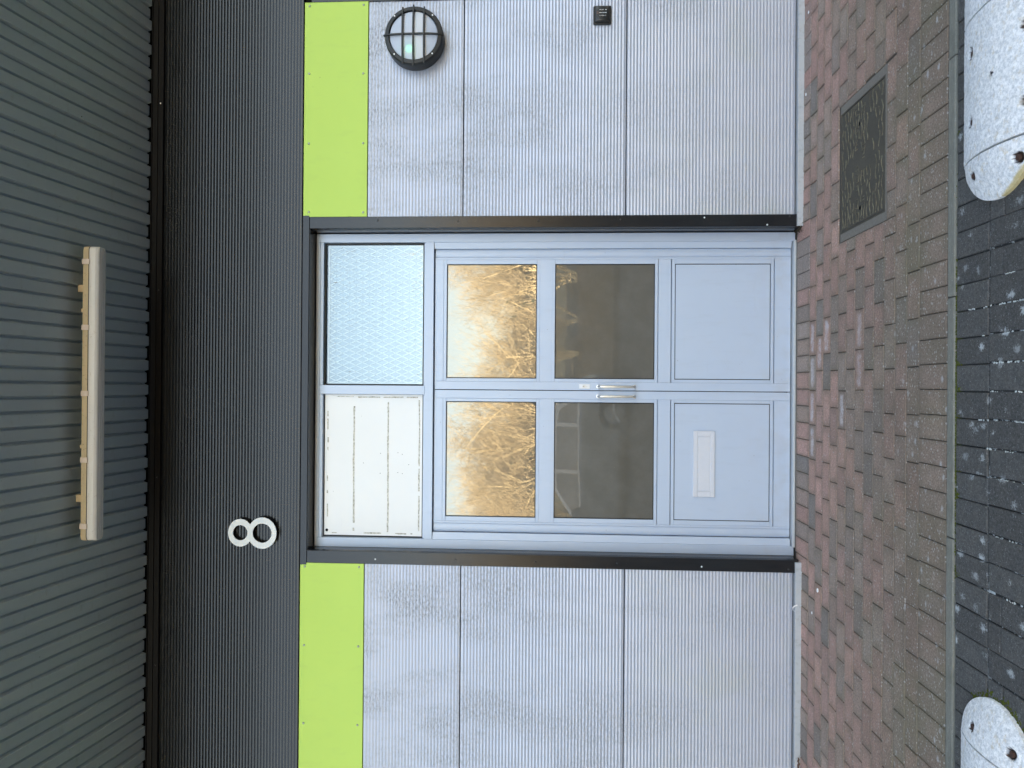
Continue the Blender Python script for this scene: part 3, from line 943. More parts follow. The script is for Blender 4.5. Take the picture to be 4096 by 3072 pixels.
# ================================================================== THINGS ON THE FRONT
# numeral 8 on stand-off pins
def ring_poly(n=56):
    return [2 * math.pi * i / n for i in range(n)]
num = MB()
C1, C2 = (-0.9445, 3.5425), (-0.9445, 3.3990)
E1, E2 = (0.0885, 0.0800, 0.0490, 0.0478), (0.1005, 0.0940, 0.0616, 0.0622)   # outer x, z; inner x, z
zc = (3.5425 + 3.3990) / 2
# outline of the union of the two discs, as paired outer/inner rings cut on the line where the circles meet
zi = C2[1] + 0.0795            # height of the waist where the two rings run together
for (c, (rx, rz, ix, iz), up_) in ((C1, E1, True), (C2, E2, False)):
    o_f, i_f = [], []
    lim = zi + 0.0002 if up_ else zi - 0.0002
    for t in ring_poly():
        ox, oz = c[0] + rx * math.cos(t), c[1] + rz * math.sin(t)
        if (up_ and oz < lim) or (not up_ and oz > lim):
            k = (lim - c[1]) / (rz * math.sin(t))
            ox, oz = c[0] + k * rx * math.cos(t), lim
        o_f.append((ox, oz))
        i_f.append((c[0] + ix * math.cos(t), c[1] + iz * math.sin(t)))
    n = len(o_f)
    vv = [(x, -0.031, z) for x, z in o_f] + [(x, -0.031, z) for x, z in i_f] + [(x, -0.026, z) for x, z in o_f] + [(x, -0.026, z) for x, z in i_f]
    ff = []
    for i in range(n):
        j = (i + 1) % n
        ff += [(i, j, n + j, n + i), (i, 2 * n + i, 2 * n + j, j), (n + i, n + j, 3 * n + j, 3 * n + i), (2 * n + i, 3 * n + i, 3 * n + j, 2 * n + j)]
    num.add(vv, ff)
for x, z in ((-0.9445, 3.604), (-0.9445, 3.320)):
    num.lathe((x, -0.026, z), [(0.004, 0), (0.004, 0.030)], 8)
num = num.build('house_number', 'number_white')
tag(num, 'white metal numeral 8 standing off the dark ribbed fascia', 'number sign')

# caged bulkhead light
bl = thing('bulkhead_light', 'round black caged bulkhead light with opal cover on the silver wall', 'wall light', loc=(2.2105, 0.002, 2.4310))
BR = 0.184
body = MB()
body.lathe((0, 0, 0), [(BR - .004, 0.0), (BR, -0.004), (BR, -0.060), (BR - .003, -0.062)], 56)
body.build('body', 'lamp_black', bl, smooth=True)
rim = MB()
prof = [(BR - .002, -0.064), (BR + .001, -0.066), (BR, -0.088), (BR - .006, -0.097), (BR - .026, -0.100), (BR - .029, -0.097), (BR - .029, -0.064)]
rings = []
for r, y in prof:
    rings.append([(r * math.cos(2 * math.pi * i / 56), y, r * math.sin(2 * math.pi * i / 56)) for i in range(56)])
rim.loft(rings, True, False)
rim.build('rim', 'lamp_black', bl, smooth=True)
dome = MB()
dome.lathe((0, 0, 0), [(BR - .0285, -0.080), (0.150, -0.0885), (0.128, -0.0935), (0.095, -0.0985), (0.055, -0.1015), (0.012, -0.1025)], 48)
dome = dome.build('opal_cover', 'opal_cover', bl, smooth=True)
def cage_bar(axis, off):
    half = math.sqrt(max(0.0, (BR + .006) ** 2 - off ** 2))
    rings = []
    for i in range(15):
        t = -1 + 2 * i / 14
        a = t * half
        y = -0.099 - 0.020 * (1 - abs(t) ** 3.2)
        w = 0.0042
        dpt = 0.013
        if axis == 'x':
            rings.append([(a, y, off - w), (a, y, off + w), (a, y + dpt, off + w), (a, y + dpt, off - w)])
        else:
            rings.append([(off - w, y, a), (off + w, y, a), (off + w, y + dpt, a), (off - w, y + dpt, a)])
    MB().loft(rings).build('cage_bar', 'lamp_black', bl)
for o_ in (0.068, 0.0, -0.068):
    cage_bar('x', o_)
cage_bar('z', 0.0)
for a in (45, 135, 225, 315):
    s_ = MB()
    cx, cz = (BR - .014) * math.cos(math.radians(a)), (BR - .014) * math.sin(math.radians(a))
    s_.lathe((cx, -0.0995, cz), [(0.0048, 0.001), (0.0048, -0.0018), (0.003, -0.0026)], 10)
    s_.build('screw', 'rivet_bright', bl)

# keypad
kp = thing('keypad', 'small square black door entry keypad with white digits on the silver wall', 'keypad', loc=(2.3565, 0.001, 1.2465))
def rrect(hw, hh, r, n=5):
    pts = []
    for cx, cz, a0 in ((hw - r, hh - r, 0), (-hw + r, hh - r, 90), (-hw + r, -hh + r, 180), (hw - r, -hh + r, 270)):
        for i in range(n + 1):
            a = math.radians(a0 + 90 * i / n)
            pts.append((cx + r * math.cos(a), cz + r * math.sin(a)))
    return pts
def rr_ring(hw, hh, r, y): return [(a, y, b) for a, b in rrect(hw, hh, r)]
MB().loft([rr_ring(.0585, .0565, .010, 0.0), rr_ring(.0585, .0565, .010, -0.010), rr_ring(.0560, .0540, .010, -0.013)]).build('back_box', 'black_plastic', kp, smooth=True)
MB().loft([rr_ring(.0500, .0485, .008, -0.0125), rr_ring(.0475, .0470, .007, -0.026), rr_ring(.0440, .0440, .006, -0.029)]).build('front_cover', 'black_plastic', kp, smooth=True)
MB().lathe((0.004, -0.0285, 0.002), [(0.0400, 0.0), (0.0400, -0.0022), (0.0385, -0.0030)], 40).build('key_disc', 'lamp_black', kp, smooth=True)
lg = MB()
for i in range(9):
    a0, a1 = math.radians(-140 + i * 31), math.radians(-140 + (i + 1) * 31)
    c = (0.004, 0.033)
    q = [(c[0] + r * math.sin(a), -0.0319, c[1] - r * math.cos(a)) for r, a in ((.0068, a0), (.0068, a1), (.0042, a1), (.0042, a0))]
    lg.add(q, [(0, 1, 2, 3)])
plain('copper_mark', (0.22, 0.10, 0.07), 0.5, 0.3, 0.1, 60)
lg.build('round_mark', 'copper_mark', kp)
kc = Vector((0.0035, -0.0316, -0.0035))
FONT = None
for r in range(4):
    for c in range(3):
        ch = ('123', '456', '789', '*0#')[r][c]
        bxm = MB()
        x, z = kc.x - 0.0180 + 0.0180 * c, kc.z + 0.0185 - 0.0118 * r
        bxm.box(x - .0062, x + .0062, -0.0326, -0.0312, z - .0048, z + .0048, 0.0006)
        b_ = bxm.build('button', 'black_plastic', kp)
        cu = bpy.data.curves.new('digit', 'FONT')
        cu.body = ch
        cu.size = 0.0095
        cu.align_x = 'CENTER'; cu.align_y = 'CENTER'
        cu.extrude = 0.0002
        cu.offset = 0.00035
        t_ = bpy.data.objects.new('digit_text', cu)
        COL.objects.link(t_)
        bpy.context.view_layer.update()
        me = bpy.data.meshes.new_from_object(t_.evaluated_get(bpy.context.evaluated_depsgraph_get()))
        bpy.data.objects.remove(t_)
        me.materials.clear()
        me.materials.append(MATS['digit_white'])
        d_o = link('digit', me, b_)
        d_o.location = (x, -0.0329, z)
        d_o.rotation_euler = (math.pi / 2, 0, 0)

# fluorescent batten under the canopy
bt = thing('batten_light', 'long aged cream batten light with clear ribbed cover under the canopy', 'strip light', loc=(-0.048, -0.562, 4.172))
def along(prof_fn, xs_): return [[(x, a, b) for a, b in prof_fn(x)] for x in xs_]
BH = 0.834
def taper(x, k=0.03):
    e_ = max(0.0, abs(x) - (BH - k)) / k
    return math.sqrt(max(0.0, 1 - min(1, e_) ** 2)) * .35 + .65
xs_ = [-BH, -BH + .006, -BH + .015, -BH + .03, 0, BH - .03, BH - .015, BH - .006, BH]
def tray(x):
    s_ = taper(x)
    return [(-.050 * s_, .002), (-.047 * s_, .030), (-.030 * s_, .036), (.030 * s_, .036), (.047 * s_, .030), (.050 * s_, .002), (.048 * s_, -.003), (-.048 * s_, -.003)]
MB().loft(along(tray, xs_)).build('tray', 'aged_cream', bt)
def cover(x):
    s_ = taper(x)
    pts = [(-.047, -.005), (-.046, -.020), (-.043, -.038), (-.038, -.045)]
    for i in range(9):
        u = -.034 + .068 * i / 8
        pts.append((u, -.0485 - (0.0022 if i % 2 else 0) - .003 * (1 - (u / .036) ** 2)))
    pts += [(.038, -.045), (.043, -.038), (.046, -.020), (.047, -.005)]
    return [(a * s_, b * (.8 + .2 * s_)) for a, b in pts]
MB().loft(along(cover, xs_)).build('ribbed_cover', 'batten_cover', bt)
MB().loft(along(lambda x: [(a * taper(x) * 1.02, b) for a, b in ((-.0485, -.0055), (-.0485, -.0025), (.0485, -.0025), (.0485, -.0055))], xs_)).build('seal', 'black_rubber', bt)
for cx in (0.745, 0.373, 0.0, -0.376, -0.750):
    for sy in (-1, 1):
        cl = MB()
        pr = [(sy * .0475, -.010), (sy * .0545, -.008), (sy * .0575, .010), (sy * .0545, .032), (sy * .0470, .036), (sy * .0505, .004)]
        cl.prism(pr, 'x', cx - 0.0145, cx + 0.0145)
        cl.build('clip', 'clip_plastic', bt)
hg = MB()
for cx in (0.60, -0.60):
    hg.box(cx - .02, cx + .02, -.010, .022, .036, .085)
for cx in (0.47, -0.30):
    hg.box(cx - .010, cx + .010, -.046, -.038, .026, .040)
hg = hg.build('bracket', 'aged_cream', bt)
hg['kind'] = 'stuff'

# ================================================================== GROUND
# far ground, one sheet to the horizon
gm = MB()
gm.add([(-1500, -1500, -0.10), (1500, -1500, -0.10), (1500, 1500, -0.10), (-1500, 1500, -0.10)], [(0, 1, 2, 3)])
tag(gm.build('ground', 'field_soil'), 'bare soil and rough ground reaching the horizon', None, kind='structure')
road = MB()
road.add([(-60, -11.2, -0.0095), (60, -11.2, -0.0095), (60, -1.600, -0.0095), (-60, -1.600, -0.0095)], [(0, 1, 2, 3)])
road = road.build('road', 'road_bed')
tag(road, 'road of dark grey block pavers with pale joints', None, kind='structure')
vg = MB()
vv, ff = [], []
NX, NY = 60, 14
VR = random.Random(4)
for j in range(NY + 1):
    for i in range(NX + 1):
        y = -11.0 - 24 * j / NY
        z = 0.10 + 0.55 * min(1, j / 4) + VR.uniform(-.06, .06) * (j > 0)
        vv.append((-60 + 120 * i / NX, y, z))
for j in range(NY):
    for i in range(NX):
        a = j * (NX + 1) + i
        ff.append((a, a + NX + 1, a + NX + 2, a + 1))
vg.add(vv, ff)
vg.box(-60, 60, -11.1, -10.98, -0.1, 0.12)
tag(vg.build('verge', 'leaf_litter'), 'leaf covered verge across the road', None, kind='structure')

# pavement: sand bed with bricks as parts
pave = MB()
pave.add([(-60, -1.570, -0.0065), (60, -1.570, -0.0065), (60, 0.20, -0.0065), (-60, 0.20, -0.0065)], [(0, 1, 2, 3)])
pave = pave.build('pavement', 'joint_sand')
tag(pave, 'red and grey brick pavement with a soldier course along the wall', None, kind='structure')

M_ = 0.103
GAP = 0.0032
def brick_mesh(name, lx, ly, m, h=0.05, b=0.0032):
    mb = MB()
    mb.topbox(-lx / 2, lx / 2, -ly / 2, ly / 2, -h, 0.0, b)
    me = bpy.data.meshes.new(name)
    me.from_pydata(mb.v, [], mb.f)
    me.materials.append(MATS[m])
    me.update()
    return me
BCACHE = {}
def bm_for(lx, ly, m):
    k = (round(lx, 4), round(ly, 4), m)
    if k not in BCACHE:
        BCACHE[k] = brick_mesh('brick', lx, ly, m)
    return BCACHE[k]
ROT = CAM_ROT.transposed()
def in_view(x, y, margin=1.03):
    l = ROT @ (Vector((x, y, 0)) - CAM_LOC)
    if l.z > -0.1: return None
    px, py = 2048 + 2758.6 * l.x / -l.z, 1536 - 2758.6 * l.y / -l.z
    if px > 4096 + 90 or py < -90 or py > 3072 + 90: return None
    return 1.0 / -l.z

Y1 = -0.1238
MAN = (0.843, 1.489, -1.052, -0.560)      # x0 x1 y0 y1 of the manhole cover
SUR = 0.045                               # mortar round it
pieces = []   # x0,x1,y0,y1
def cut_manhole(x0, x1, y0, y1):
    """trim a brick against the manhole surround; returns list of rectangles"""
    mx0, mx1, my0, my1 = MAN[0] - SUR, MAN[1] + SUR, MAN[2] - SUR * .35, MAN[3] + SUR * .10
    if x1 <= mx0 or x0 >= mx1 or y1 <= my0 or y0 >= my1:
        return [(x0, x1, y0, y1)]
    out = []
    if x0 < mx0 - 0.02: out.append((x0, mx0, y0, y1))
    if x1 > mx1 + 0.02: out.append((mx1, x1, y0, y1))
    xa, xb = max(x0, mx0), min(x1, mx1)
    if y1 > my1 + 0.02: out.append((xa, xb, my1, y1))
    if y0 < my0 - 0.02: out.append((xa, xb, y0, my0))
    return out
# soldier course against the wall
k = 0
for i in range(-34, 36):
    xr = 0.5215 - M_ * i
    y_end = 0.088 if -1.03 < xr - M_ / 2 < 1.0 else 0.079
    pieces.append((xr - M_, xr, Y1, y_end, 'a'))
for r in range(12):
    ya = Y1 - (r + 1) * M_
    off = 0.2105 + (0 if r % 2 == 0 else M_)
    rr = R.uniform(-.006, .006)
    for i in range(-17, 18):
        x0 = off + rr + 2 * M_ * i + R.uniform(-.0015, .0015)
        for q in cut_manhole(x0 + 0.0, x0 + 2 * M_, ya, ya + M_):
            pieces.append((*q, r))
YK = Y1 - 12 * M_
for i in range(-34, 36):
    xr = 0.1125 - M_ * i
    pieces.append((xr - M_, xr, YK - 0.2025, YK, 'k'))
RED = [(0.45, 0.275, 0.235), (0.43, 0.265, 0.225), (0.47, 0.295, 0.245), (0.41, 0.265, 0.23)]
GRY = [(0.33, 0.265, 0.23), (0.30, 0.245, 0.215), (0.34, 0.27, 0.23)]
BLU = [(0.21, 0.195, 0.185), (0.225, 0.20, 0.185)]
BRN = [(0.38, 0.285, 0.235), (0.36, 0.265, 0.225)]
EFF = [(0, 0.055), (0, 0.26), (0, -0.15), (0, -0.355), (2, 0.23), (4, 0.0), (4, -0.2), (6, 0.35), (6, 0.12), (1, 0.12)]
far = MB()
scored = []
for pc in pieces:
    x0, x1, y0, y1, r = pc
    v = in_view((x0 + x1) / 2, (y0 + y1) / 2)
    scored.append((v if v else -1, pc))
scored.sort(key=lambda t: -t[0])
nbrick = 0
for v, (x0, x1, y0, y1, r) in scored:
    cx, cy = (x0 + x1) / 2, (y0 + y1) / 2
    dz = R.uniform(-.0016, .0010)
    if v > 0 and nbrick < 300:
        nbrick += 1
        o = link('brick', bm_for(x1 - x0 - GAP, y1 - y0 - GAP, 'paving_brick'), pave)
        o.location = (cx, cy, dz)
        o.rotation_euler = (R.uniform(-.006, .006), R.uniform(-.004, .004), R.uniform(-.004, .004))
        u = R.random()
        if r == 'k': pal = BRN if u < .6 else GRY
        elif r == 'a': pal = RED if u < .5 else GRY if u < .72 else BLU if u < .82 else BRN
        else:
            pal = RED if u < .55 else GRY if u < .76 else BLU if u < .84 else BRN
        c = R.choice(pal)
        j_ = R.uniform(.88, 1.12)
        al = 1.0
        c = tuple(.84 * a + .16 * b for a, b in zip(c, (0.33, 0.235, 0.20)))
        for er, ex in EFF:
            if er == r and abs(cx - ex) < 0.10:
                al = 0.05 if er != 6 else 0.45
        o.color = (c[0] * j_, c[1] * j_, c[2] * j_, al)
    else:
        far.topbox(x0 + GAP / 2, x1 - GAP / 2, y0 + GAP / 2, y1 - GAP / 2, -0.05, dz, 0.0032)
far = far.build('paving_bricks', 'paving_brick_many', pave)
far['kind'] = 'stuff'
ms = MB()
for a_, b_ in ((MAN[0] - SUR + .002, MAN[0] - .0005), (MAN[1] + .0005, MAN[1] + SUR - .002)):
    ms.box(a_, b_, MAN[2] - SUR * .35 + .002, MAN[3] + SUR * .10 - .002, -0.03, -0.0025)
ms.box(MAN[0] - .0005, MAN[1] + .0005, MAN[2] - SUR * .35 + .002, MAN[2] - .0005, -0.03, -0.0025)
ms.box(MAN[0] - .0005, MAN[1] + .0005, MAN[3] + .0005, MAN[3] + SUR * .10 - .002, -0.03, -0.0025)
ms.box(-1.02, 0.99, 0.0905, 0.099, -0.02, -0.002)
ms.build('mortar_bed', 'mortar', pave)

# kerb edging between pavement and road
kerb = MB()
kerb.box(-60, 60, -1.6185, -1.5695, -0.2, -0.012)
kerb = kerb.build('kerb', 'kerb_concrete')
tag(kerb, 'flush pale concrete edging between the brick and the dark pavers', None, kind='structure')
for i in range(-4, 4):
    x0 = -0.569 + 0.939 * i
    mb = MB()
    mb.topbox(x0 + .002, x0 + .937, -1.6175, -1.5700, -0.15, 0.002 + R.uniform(-.001, .001), 0.004)
    mb.build('kerb_stone', 'kerb_concrete', kerb)

# dark pavers of the road: each visible one a part, the rest one mass
PV = []
YR = -1.6215
for i in range(-26, 27):
    xr = 0.4085 - 0.1018 * i
    PV.append((xr - 0.1018, xr, YR - 0.197, YR))
    y2 = YR - 0.1995
    if R.random() < .34 and abs(xr - .3) > .2:
        s_ = R.uniform(.07, .085)
        PV.append((xr - 0.1018, xr, y2 - s_, y2))
        PV.append((xr - 0.1018, xr, y2 - 0.1965, y2 - s_ - .001))
    else:
        PV.append((xr - 0.1018 + .004, xr + .004, y2 - 0.1965, y2))
    o_ = 0.004 if i % 2 else -0.012
    y3 = y2 - 0.1990
    for r in range(6):
        PV.append((xr - 0.1018 + o_, xr + o_, y3 - 0.1965 - r * .199, y3 - r * .199))
PV = [(in_view((a + b) / 2, (c + d) / 2) or -1, (a, b, c, d)) for a, b, c, d in PV]
PV.sort(key=lambda t: -t[0])
many = MB()
n_p = 0
for v, (a, b, c, d) in PV:
    dz = -0.003 + R.uniform(-.0016, .0012)
    if v > 0 and n_p < 290:
        n_p += 1
        o = link('paver', bm_for(b - a - 0.0048, d - c - 0.0048, 'dark_paver'), road)
        o.location = ((a + b) / 2 + R.uniform(-.0008, .0008), (c + d) / 2, dz)
        o.rotation_euler = (R.uniform(-.006, .006), R.uniform(-.006, .006), R.uniform(-.008, .008))
    else:
        many.topbox(a + .0024, b - .0024, c + .0024, d - .0024, -0.05, dz, 0.003)
many = many.build('road_pavers', 'dark_paver', road)
many['kind'] = 'stuff'
# moss along the kerb joint and lime crust in a few road joints
mo = MB()
MR = random.Random(21)
def crumb(mb, x, y, z, r):
    pts = []
    n_ = 6
    for k_ in range(n_):
        a = 2 * math.pi * k_ / n_
        pts.append((x + r * math.cos(a) * MR.uniform(.7, 1.3), y + r * math.sin(a) * MR.uniform(.7, 1.3), z))
    mb.add(pts + [(x, y, z + r * MR.uniform(.5, .9))], [(k_, (k_ + 1) % n_, n_) for k_ in range(n_)])
for i in range(420):
    x = MR.gauss(-0.05, 0.30)
    crumb(mo, x, -1.6195 + MR.gauss(0, .0022), -0.005, MR.uniform(.0025, .0050))
for jx in (0.111, 0.013, -0.089, -0.29, -0.395, 1.0, -0.70):
    for i in range(14):
        crumb(mo, jx + MR.gauss(0, .0045), -1.624 - abs(MR.gauss(0, .016)), -0.005, MR.uniform(.003, .006))
for i in range(130):
    a = MR.uniform(2.2, 3.9)
    crumb(mo, -1.267 - .197 * math.cos(a) + MR.gauss(0, .010), -1.884 + .197 * math.sin(a) + MR.gauss(0, .008), -0.004, MR.uniform(.003, .007))
mo = mo.build('moss', 'moss')
tag(mo, 'green moss growing in the joint beside the concrete edging', None, kind='stuff')
lm = MB()
def lime(x0, y0, x1, y1, dens=1.0):
    L = math.hypot(x1 - x0, y1 - y0)
    for i in range(int(L / .0034 * dens)):
        t = MR.random()
        if mnoise.noise(Vector((x0 + (x1 - x0) * t, y0 + (y1 - y0) * t, 0)) * 23) < 0.0: continue
        crumb(lm, x0 + (x1 - x0) * t + MR.gauss(0, .0011), y0 + (y1 - y0) * t + MR.gauss(0, .0011), -0.0050, MR.uniform(.0018, .0042))
yj = YR - .1995 - .198
for xa, xb in ((0.43, 0.27), (0.26, 0.21), (-0.03, -0.20), (-0.20, -0.32), (-0.46, -0.56), (-0.66, -0.80), (-0.85, -0.95)):
    lime(xa, yj, xb, yj)
for xr, ya, yb in ((0.3085, -1.70, -2.02), (0.2065, -1.78, -2.02), (0.105, -1.80, -2.02), (0.003, -1.82, -2.02), (-0.10, -1.74, -2.02), (-0.2025, -1.80, -2.02), (-0.304, -1.82, -2.02), (-0.507, -1.86, -2.02), (-0.71, -1.84, -2.02), (0.41, -1.90, -2.02)):
    lime(xr, ya, xr, yb, .8)
lm = lm.build('lime_crust', 'joint_lime', road)
lm['kind'] = 'stuff'

# manhole cover -----------------------------------------------------
mh = thing('manhole_cover', 'worn rectangular dark metal manhole cover set in the brick pavement', 'manhole cover', loc=((MAN[0] + MAN[1]) / 2, (MAN[2] + MAN[3]) / 2, 0))
hw, hd = (MAN[1] - MAN[0]) / 2, (MAN[3] - MAN[2]) / 2
fm = MB()
for (a0, a1, b0, b1) in ((-hw, hw, hd - .008, hd), (-hw, hw, -hd, -hd + .008), (-hw, -hw + .008, -hd + .008, hd - .008), (hw - .008, hw, -hd + .008, hd - .008)):
    fm.topbox(a0, a1, b0, b1, -0.04, -0.0010, .001)
fm.build('frame', 'worn_iron', mh)
ld = MB()
ld.topbox(-hw + .0105, hw - .0105, -hd + .0105, hd - .0105, -0.035, -0.0026, .0015)
ld.build('lid', 'worn_iron', mh)
rg = MB()
MRR = random.Random(12)
# rows of worn wavy ridges running along X
nrow = 15
for r in range(nrow):
    y0 = -hd + .028 + (2 * hd - .056) * r / (nrow - 1)
    x = -hw + .02
    while x < hw - .03:
        ln = MRR.uniform(.035, .11)
        if MRR.random() < .86 and not (abs(x + ln / 2) < .03):
            pts = []
            m_ = max(3, int(ln / .009))
            ph = MRR.uniform(0, 6)
            for i in range(m_ + 1):
                xx = min(x + ln * i / m_, hw - .018)
                yy = y0 + .0065 * math.sin(xx * 62 + r * 1.1) + MRR.uniform(-.0016, .0016)
                pts.append((xx, yy))
            for i in range(len(pts) - 1):
                (xa, ya), (xb, yb) = pts[i], pts[i + 1]
                w = MRR.uniform(.0022, .0040)
                rg.add([(xa, ya - w, -.0028), (xb, yb - w, -.0028), (xb, yb, .0012), (xa, ya, .0012), (xa, ya + w, -.0028), (xb, yb + w, -.0028)],
                       [(0, 1, 2, 3), (3, 2, 5, 4)])
        x += ln + MRR.uniform(.004, .02)
# two columns of short cross bars
for cy in (-0.02, 0.055):
    for i in range(26):
        x = -hw + .05 + (2 * hd + .05) * i / 25 + MRR.uniform(-.004, .004)
        if MRR.random() < .3: continue
        rg.add([(x - .003, cy - .013, -.0028), (x + .003, cy - .013, -.0028), (x + .002, cy + .013, -.0028), (x - .004, cy + .013, -.0028), (x, cy - .010, .0004), (x - .001, cy + .010, .0004)],
               [(0, 4, 5, 3), (1, 2, 5, 4), (0, 1, 4), (3, 5, 2)])
rg = rg.build('raised_pattern', 'worn_ridge', mh)
rg['kind'] = 'stuff'
for x in (-hw + .085, hw - .13):
    MB().lathe((x, 0.015 if x < 0 else .03, -.0024), [(.0115, -.003), (.0115, .0003), (.0085, .0004)], 14, 'z').build('key_hole', 'void_black', mh)

# wheel stops ---------------------------------------------------------
WR, WH = 0.193, 0.052
WYC = -1.884
def stop_h(q):
    q = min(1.0, abs(q))
    return 0.011 + (WH - 0.011) * (1 - q ** 2.05)
def stop_obj(name, parent, verts_fn, nu, nv, holes, seed, rimfn):
    """heightfield piece; holes are real recesses pressed into the surface"""
    SR = random.Random(seed)
    vv, rimv, holev = [], [], []
    for i in range(nu + 1):
        for j in range(nv + 1):
            x, y, q = verts_fn(i / nu, j / nv)
            z = stop_h(q) + 0.0012 * mnoise.noise(Vector((x * 60, y * 60, seed))) + 0.002 * mnoise.noise(Vector((x * 9, y * 9, seed)))
            hv = 0.0
            for hx, hy, rx, ry in holes:
                dd = math.hypot((x - hx) / rx, (y - hy) / ry) + 0.10 * mnoise.noise(Vector((x * 120, y * 120, 3)))
                if dd < 1.0:
                    z -= 0.015 * min(1, (1 - dd) / .18)
                    hv = 1.0
                elif dd < 1.25:
                    z -= 0.003 * (1.25 - dd) / .25
            vv.append((x, y, max(z, 0.001)))
            rimv.append(min(1, abs(q)))
            holev.append(hv)
    base = len(vv)
    ff = []
    for i in range(nu):
        for j in range(nv):
            a = i * (nv + 1) + j
            ff.append((a, a + nv + 1, a + nv + 2, a + 1))
    # skirt down to the road all round
    loop = [i * (nv + 1) for i in range(nu + 1)] + [nu * (nv + 1) + j for j in range(1, nv + 1)] + [i * (nv + 1) + nv for i in range(nu - 1, -1, -1)] + [j for j in range(nv - 1, 0, -1)]
    for a in loop:
        x, y, z = vv[a]
        vv.append((x, y, -0.004)); rimv.append(rimv[a]); holev.append(0)
    n_ = len(loop)
    for k_ in range(n_):
        a, b = loop[k_], loop[(k_ + 1) % n_]
        ff.append((a, b, base + (k_ + 1) % n_, base + k_))
    me = bpy.data.meshes.new(name)
    me.from_pydata(vv, [], ff)
    me.materials.append(MATS['chipped_white_paint'])
    at = me.attributes.new('hole', 'FLOAT_COLOR', 'POINT')
    buf = []
    for h_, r_, (x, y, z) in zip(holev, rimv, vv):
        buf += [h_, rimfn(x, y, r_), 0.0, 1.0]
    at.data.foreach_set('color', buf)
    me.shade_smooth()
    try: me.set_sharp_from_angle(angle=math.radians(50))
    except Exception: pass
    me.update()
    return link(name, me, parent)
def make_stop(name, label, x_end, sgn, joint, sects, cap_holes, sec_holes, seed):
    root = thing(name, label, 'wheel stop', 'chipped white wheel stops along the road edge', loc=(0, 0, 0))
    cx = x_end + sgn * WR
    rimf = (lambda x, y, r: r ** 3 * (1.05 if y < WYC - .02 else .72)) if sgn > 0 else (lambda x, y, r: r ** 3 * .62)
    # rounded end: half disc plus a short straight run up to the joint
    def capv(u, v):
        q = -1 + 2 * v
        # columns sweep from the tip line to the joint
        yq = WYC + WR * q
        tip = cx - sgn * WR * math.sqrt(max(0, 1 - q * q))
        x = tip + (joint - tip) * u
        if (x - cx) * sgn < 0:
            qq = math.hypot(x - cx, yq - WYC) / WR
        else:
            qq = q
        return (x, yq, qq)
    def flip(fn):
        return fn if sgn > 0 else (lambda u, v: fn(u, 1 - v))
    stop_obj('end_cap', root, flip(capv), 46, 60, cap_holes, seed, rimf)
    for k_, (a, b) in enumerate(sects):
        def secv(u, v, a=a, b=b):
            q = -1 + 2 * v
            return (a + (b - a) * u, WYC - 0.002 + (WR + .003) * q, q)
        stop_obj('section', root, flip(secv), 84, 60, [h for h in sec_holes if min(a, b) < h[0] < max(a, b)], seed + k_ + 1, rimf)
    for hx, hy, rx, ry in cap_holes + sec_holes:
        zt = stop_h((hy - WYC) / WR)
        MB().lathe((hx, hy, zt - 0.0165), [(rx * .55, 0), (rx * .55, .008), (rx * .3, .010)], 8, 'z').build('bolt', 'rust', root)
    return root
h1 = 0.0165
make_stop('wheel_stop', 'chipped white wheel stop with yellow showing at its rounded end, nearest the manhole cover', 0.676, 1, 0.842,
          [(0.850, 1.354), (1.362, 1.872)],
          [(0.786, -1.782, .017, .016), (0.778, -2.012, .020, .018)],
          [(1.236, -1.776, .022, .019), (0.985, -1.774, .021, .018), (1.200, -2.044, .019, .015), (0.954, -2.041, .019, .015), (1.46, -1.768, .02, .012), (1.50, -2.04, .019, .015)], 5)
make_stop('wheel_stop', 'chipped white wheel stop with tan stains and moss round its end, away from the manhole', -1.077, -1, -1.262,
          [(-1.269, -1.776), (-1.784, -2.292)],
          [(-1.204, -1.800, .019, .016), (-1.197, -2.000, .019, .017)],
          [(-1.43, -1.768, .02, .012), (-1.43, -2.04, .019, .015), (-1.68, -1.768, .02, .012)], 31)

# small loose things on the bricks -------------------------------------
def pebble(x, y, r, label, cat='pebble', m='white_plastic'):
    mb = MB()
    rings = []
    for i in range(1, 6):
        t = math.pi * i / 6
        rings.append([(x + r * 1.4 * math.sin(t) * math.cos(a), y + r * math.sin(t) * math.sin(a), .0005 + r * .55 * (1 - math.cos(t)) * .9) for a in ring_poly(8)])
    mb.loft(rings)
    o = mb.build('pebble', m, None, smooth=True)
    tag(o, label, cat, 'small white pebbles on the bricks')
pebble(2.30, -0.095, .0075, 'small white pebble at the wall foot below the keypad')
pebble(1.815, -0.058, .0070, 'small white pebble at the wall foot, between keypad and doorway')
pebble(-1.157, -0.288, .0100, 'largest white pebble, on red bricks off the doorway corner')
pebble(-1.316, -0.200, .0065, 'smaller white pebble near the wall, beside the largest pebble')
lt = MB()
pts = [(-1.372, -.0175, .036), (-1.362, -.022, .050), (-1.350, -.022, .052), (-1.338, -.020, .040), (-1.330, -.022, .022)]
lt.loft([[(p[0], p[1], p[2]), (p[0] + .007, p[1] - .001, p[2] + .004), (p[0] + .007, p[1] + .001, p[2] + .004), (p[0], p[1] + .002, p[2])] for p in pts])
tag(lt.build('plastic_strip', 'white_plastic'), 'short curled white plastic strip caught on the base trim', 'litter')
plain('dead_leaf', (0.11, 0.055, 0.03), 0.8, 0, 0.3, 60)
lf = MB()
lv = [[(-2.36 + .012 * i, -.030 - .013 * math.sin(math.pi * i / 8) * s_ + .004 * math.sin(i), .004 + .010 * abs(math.sin(i * 1.3)) + .008 * abs(s_)) for s_ in (-1, 0, 1)] for i in range(9)]
lf.loft(lv, False, False)
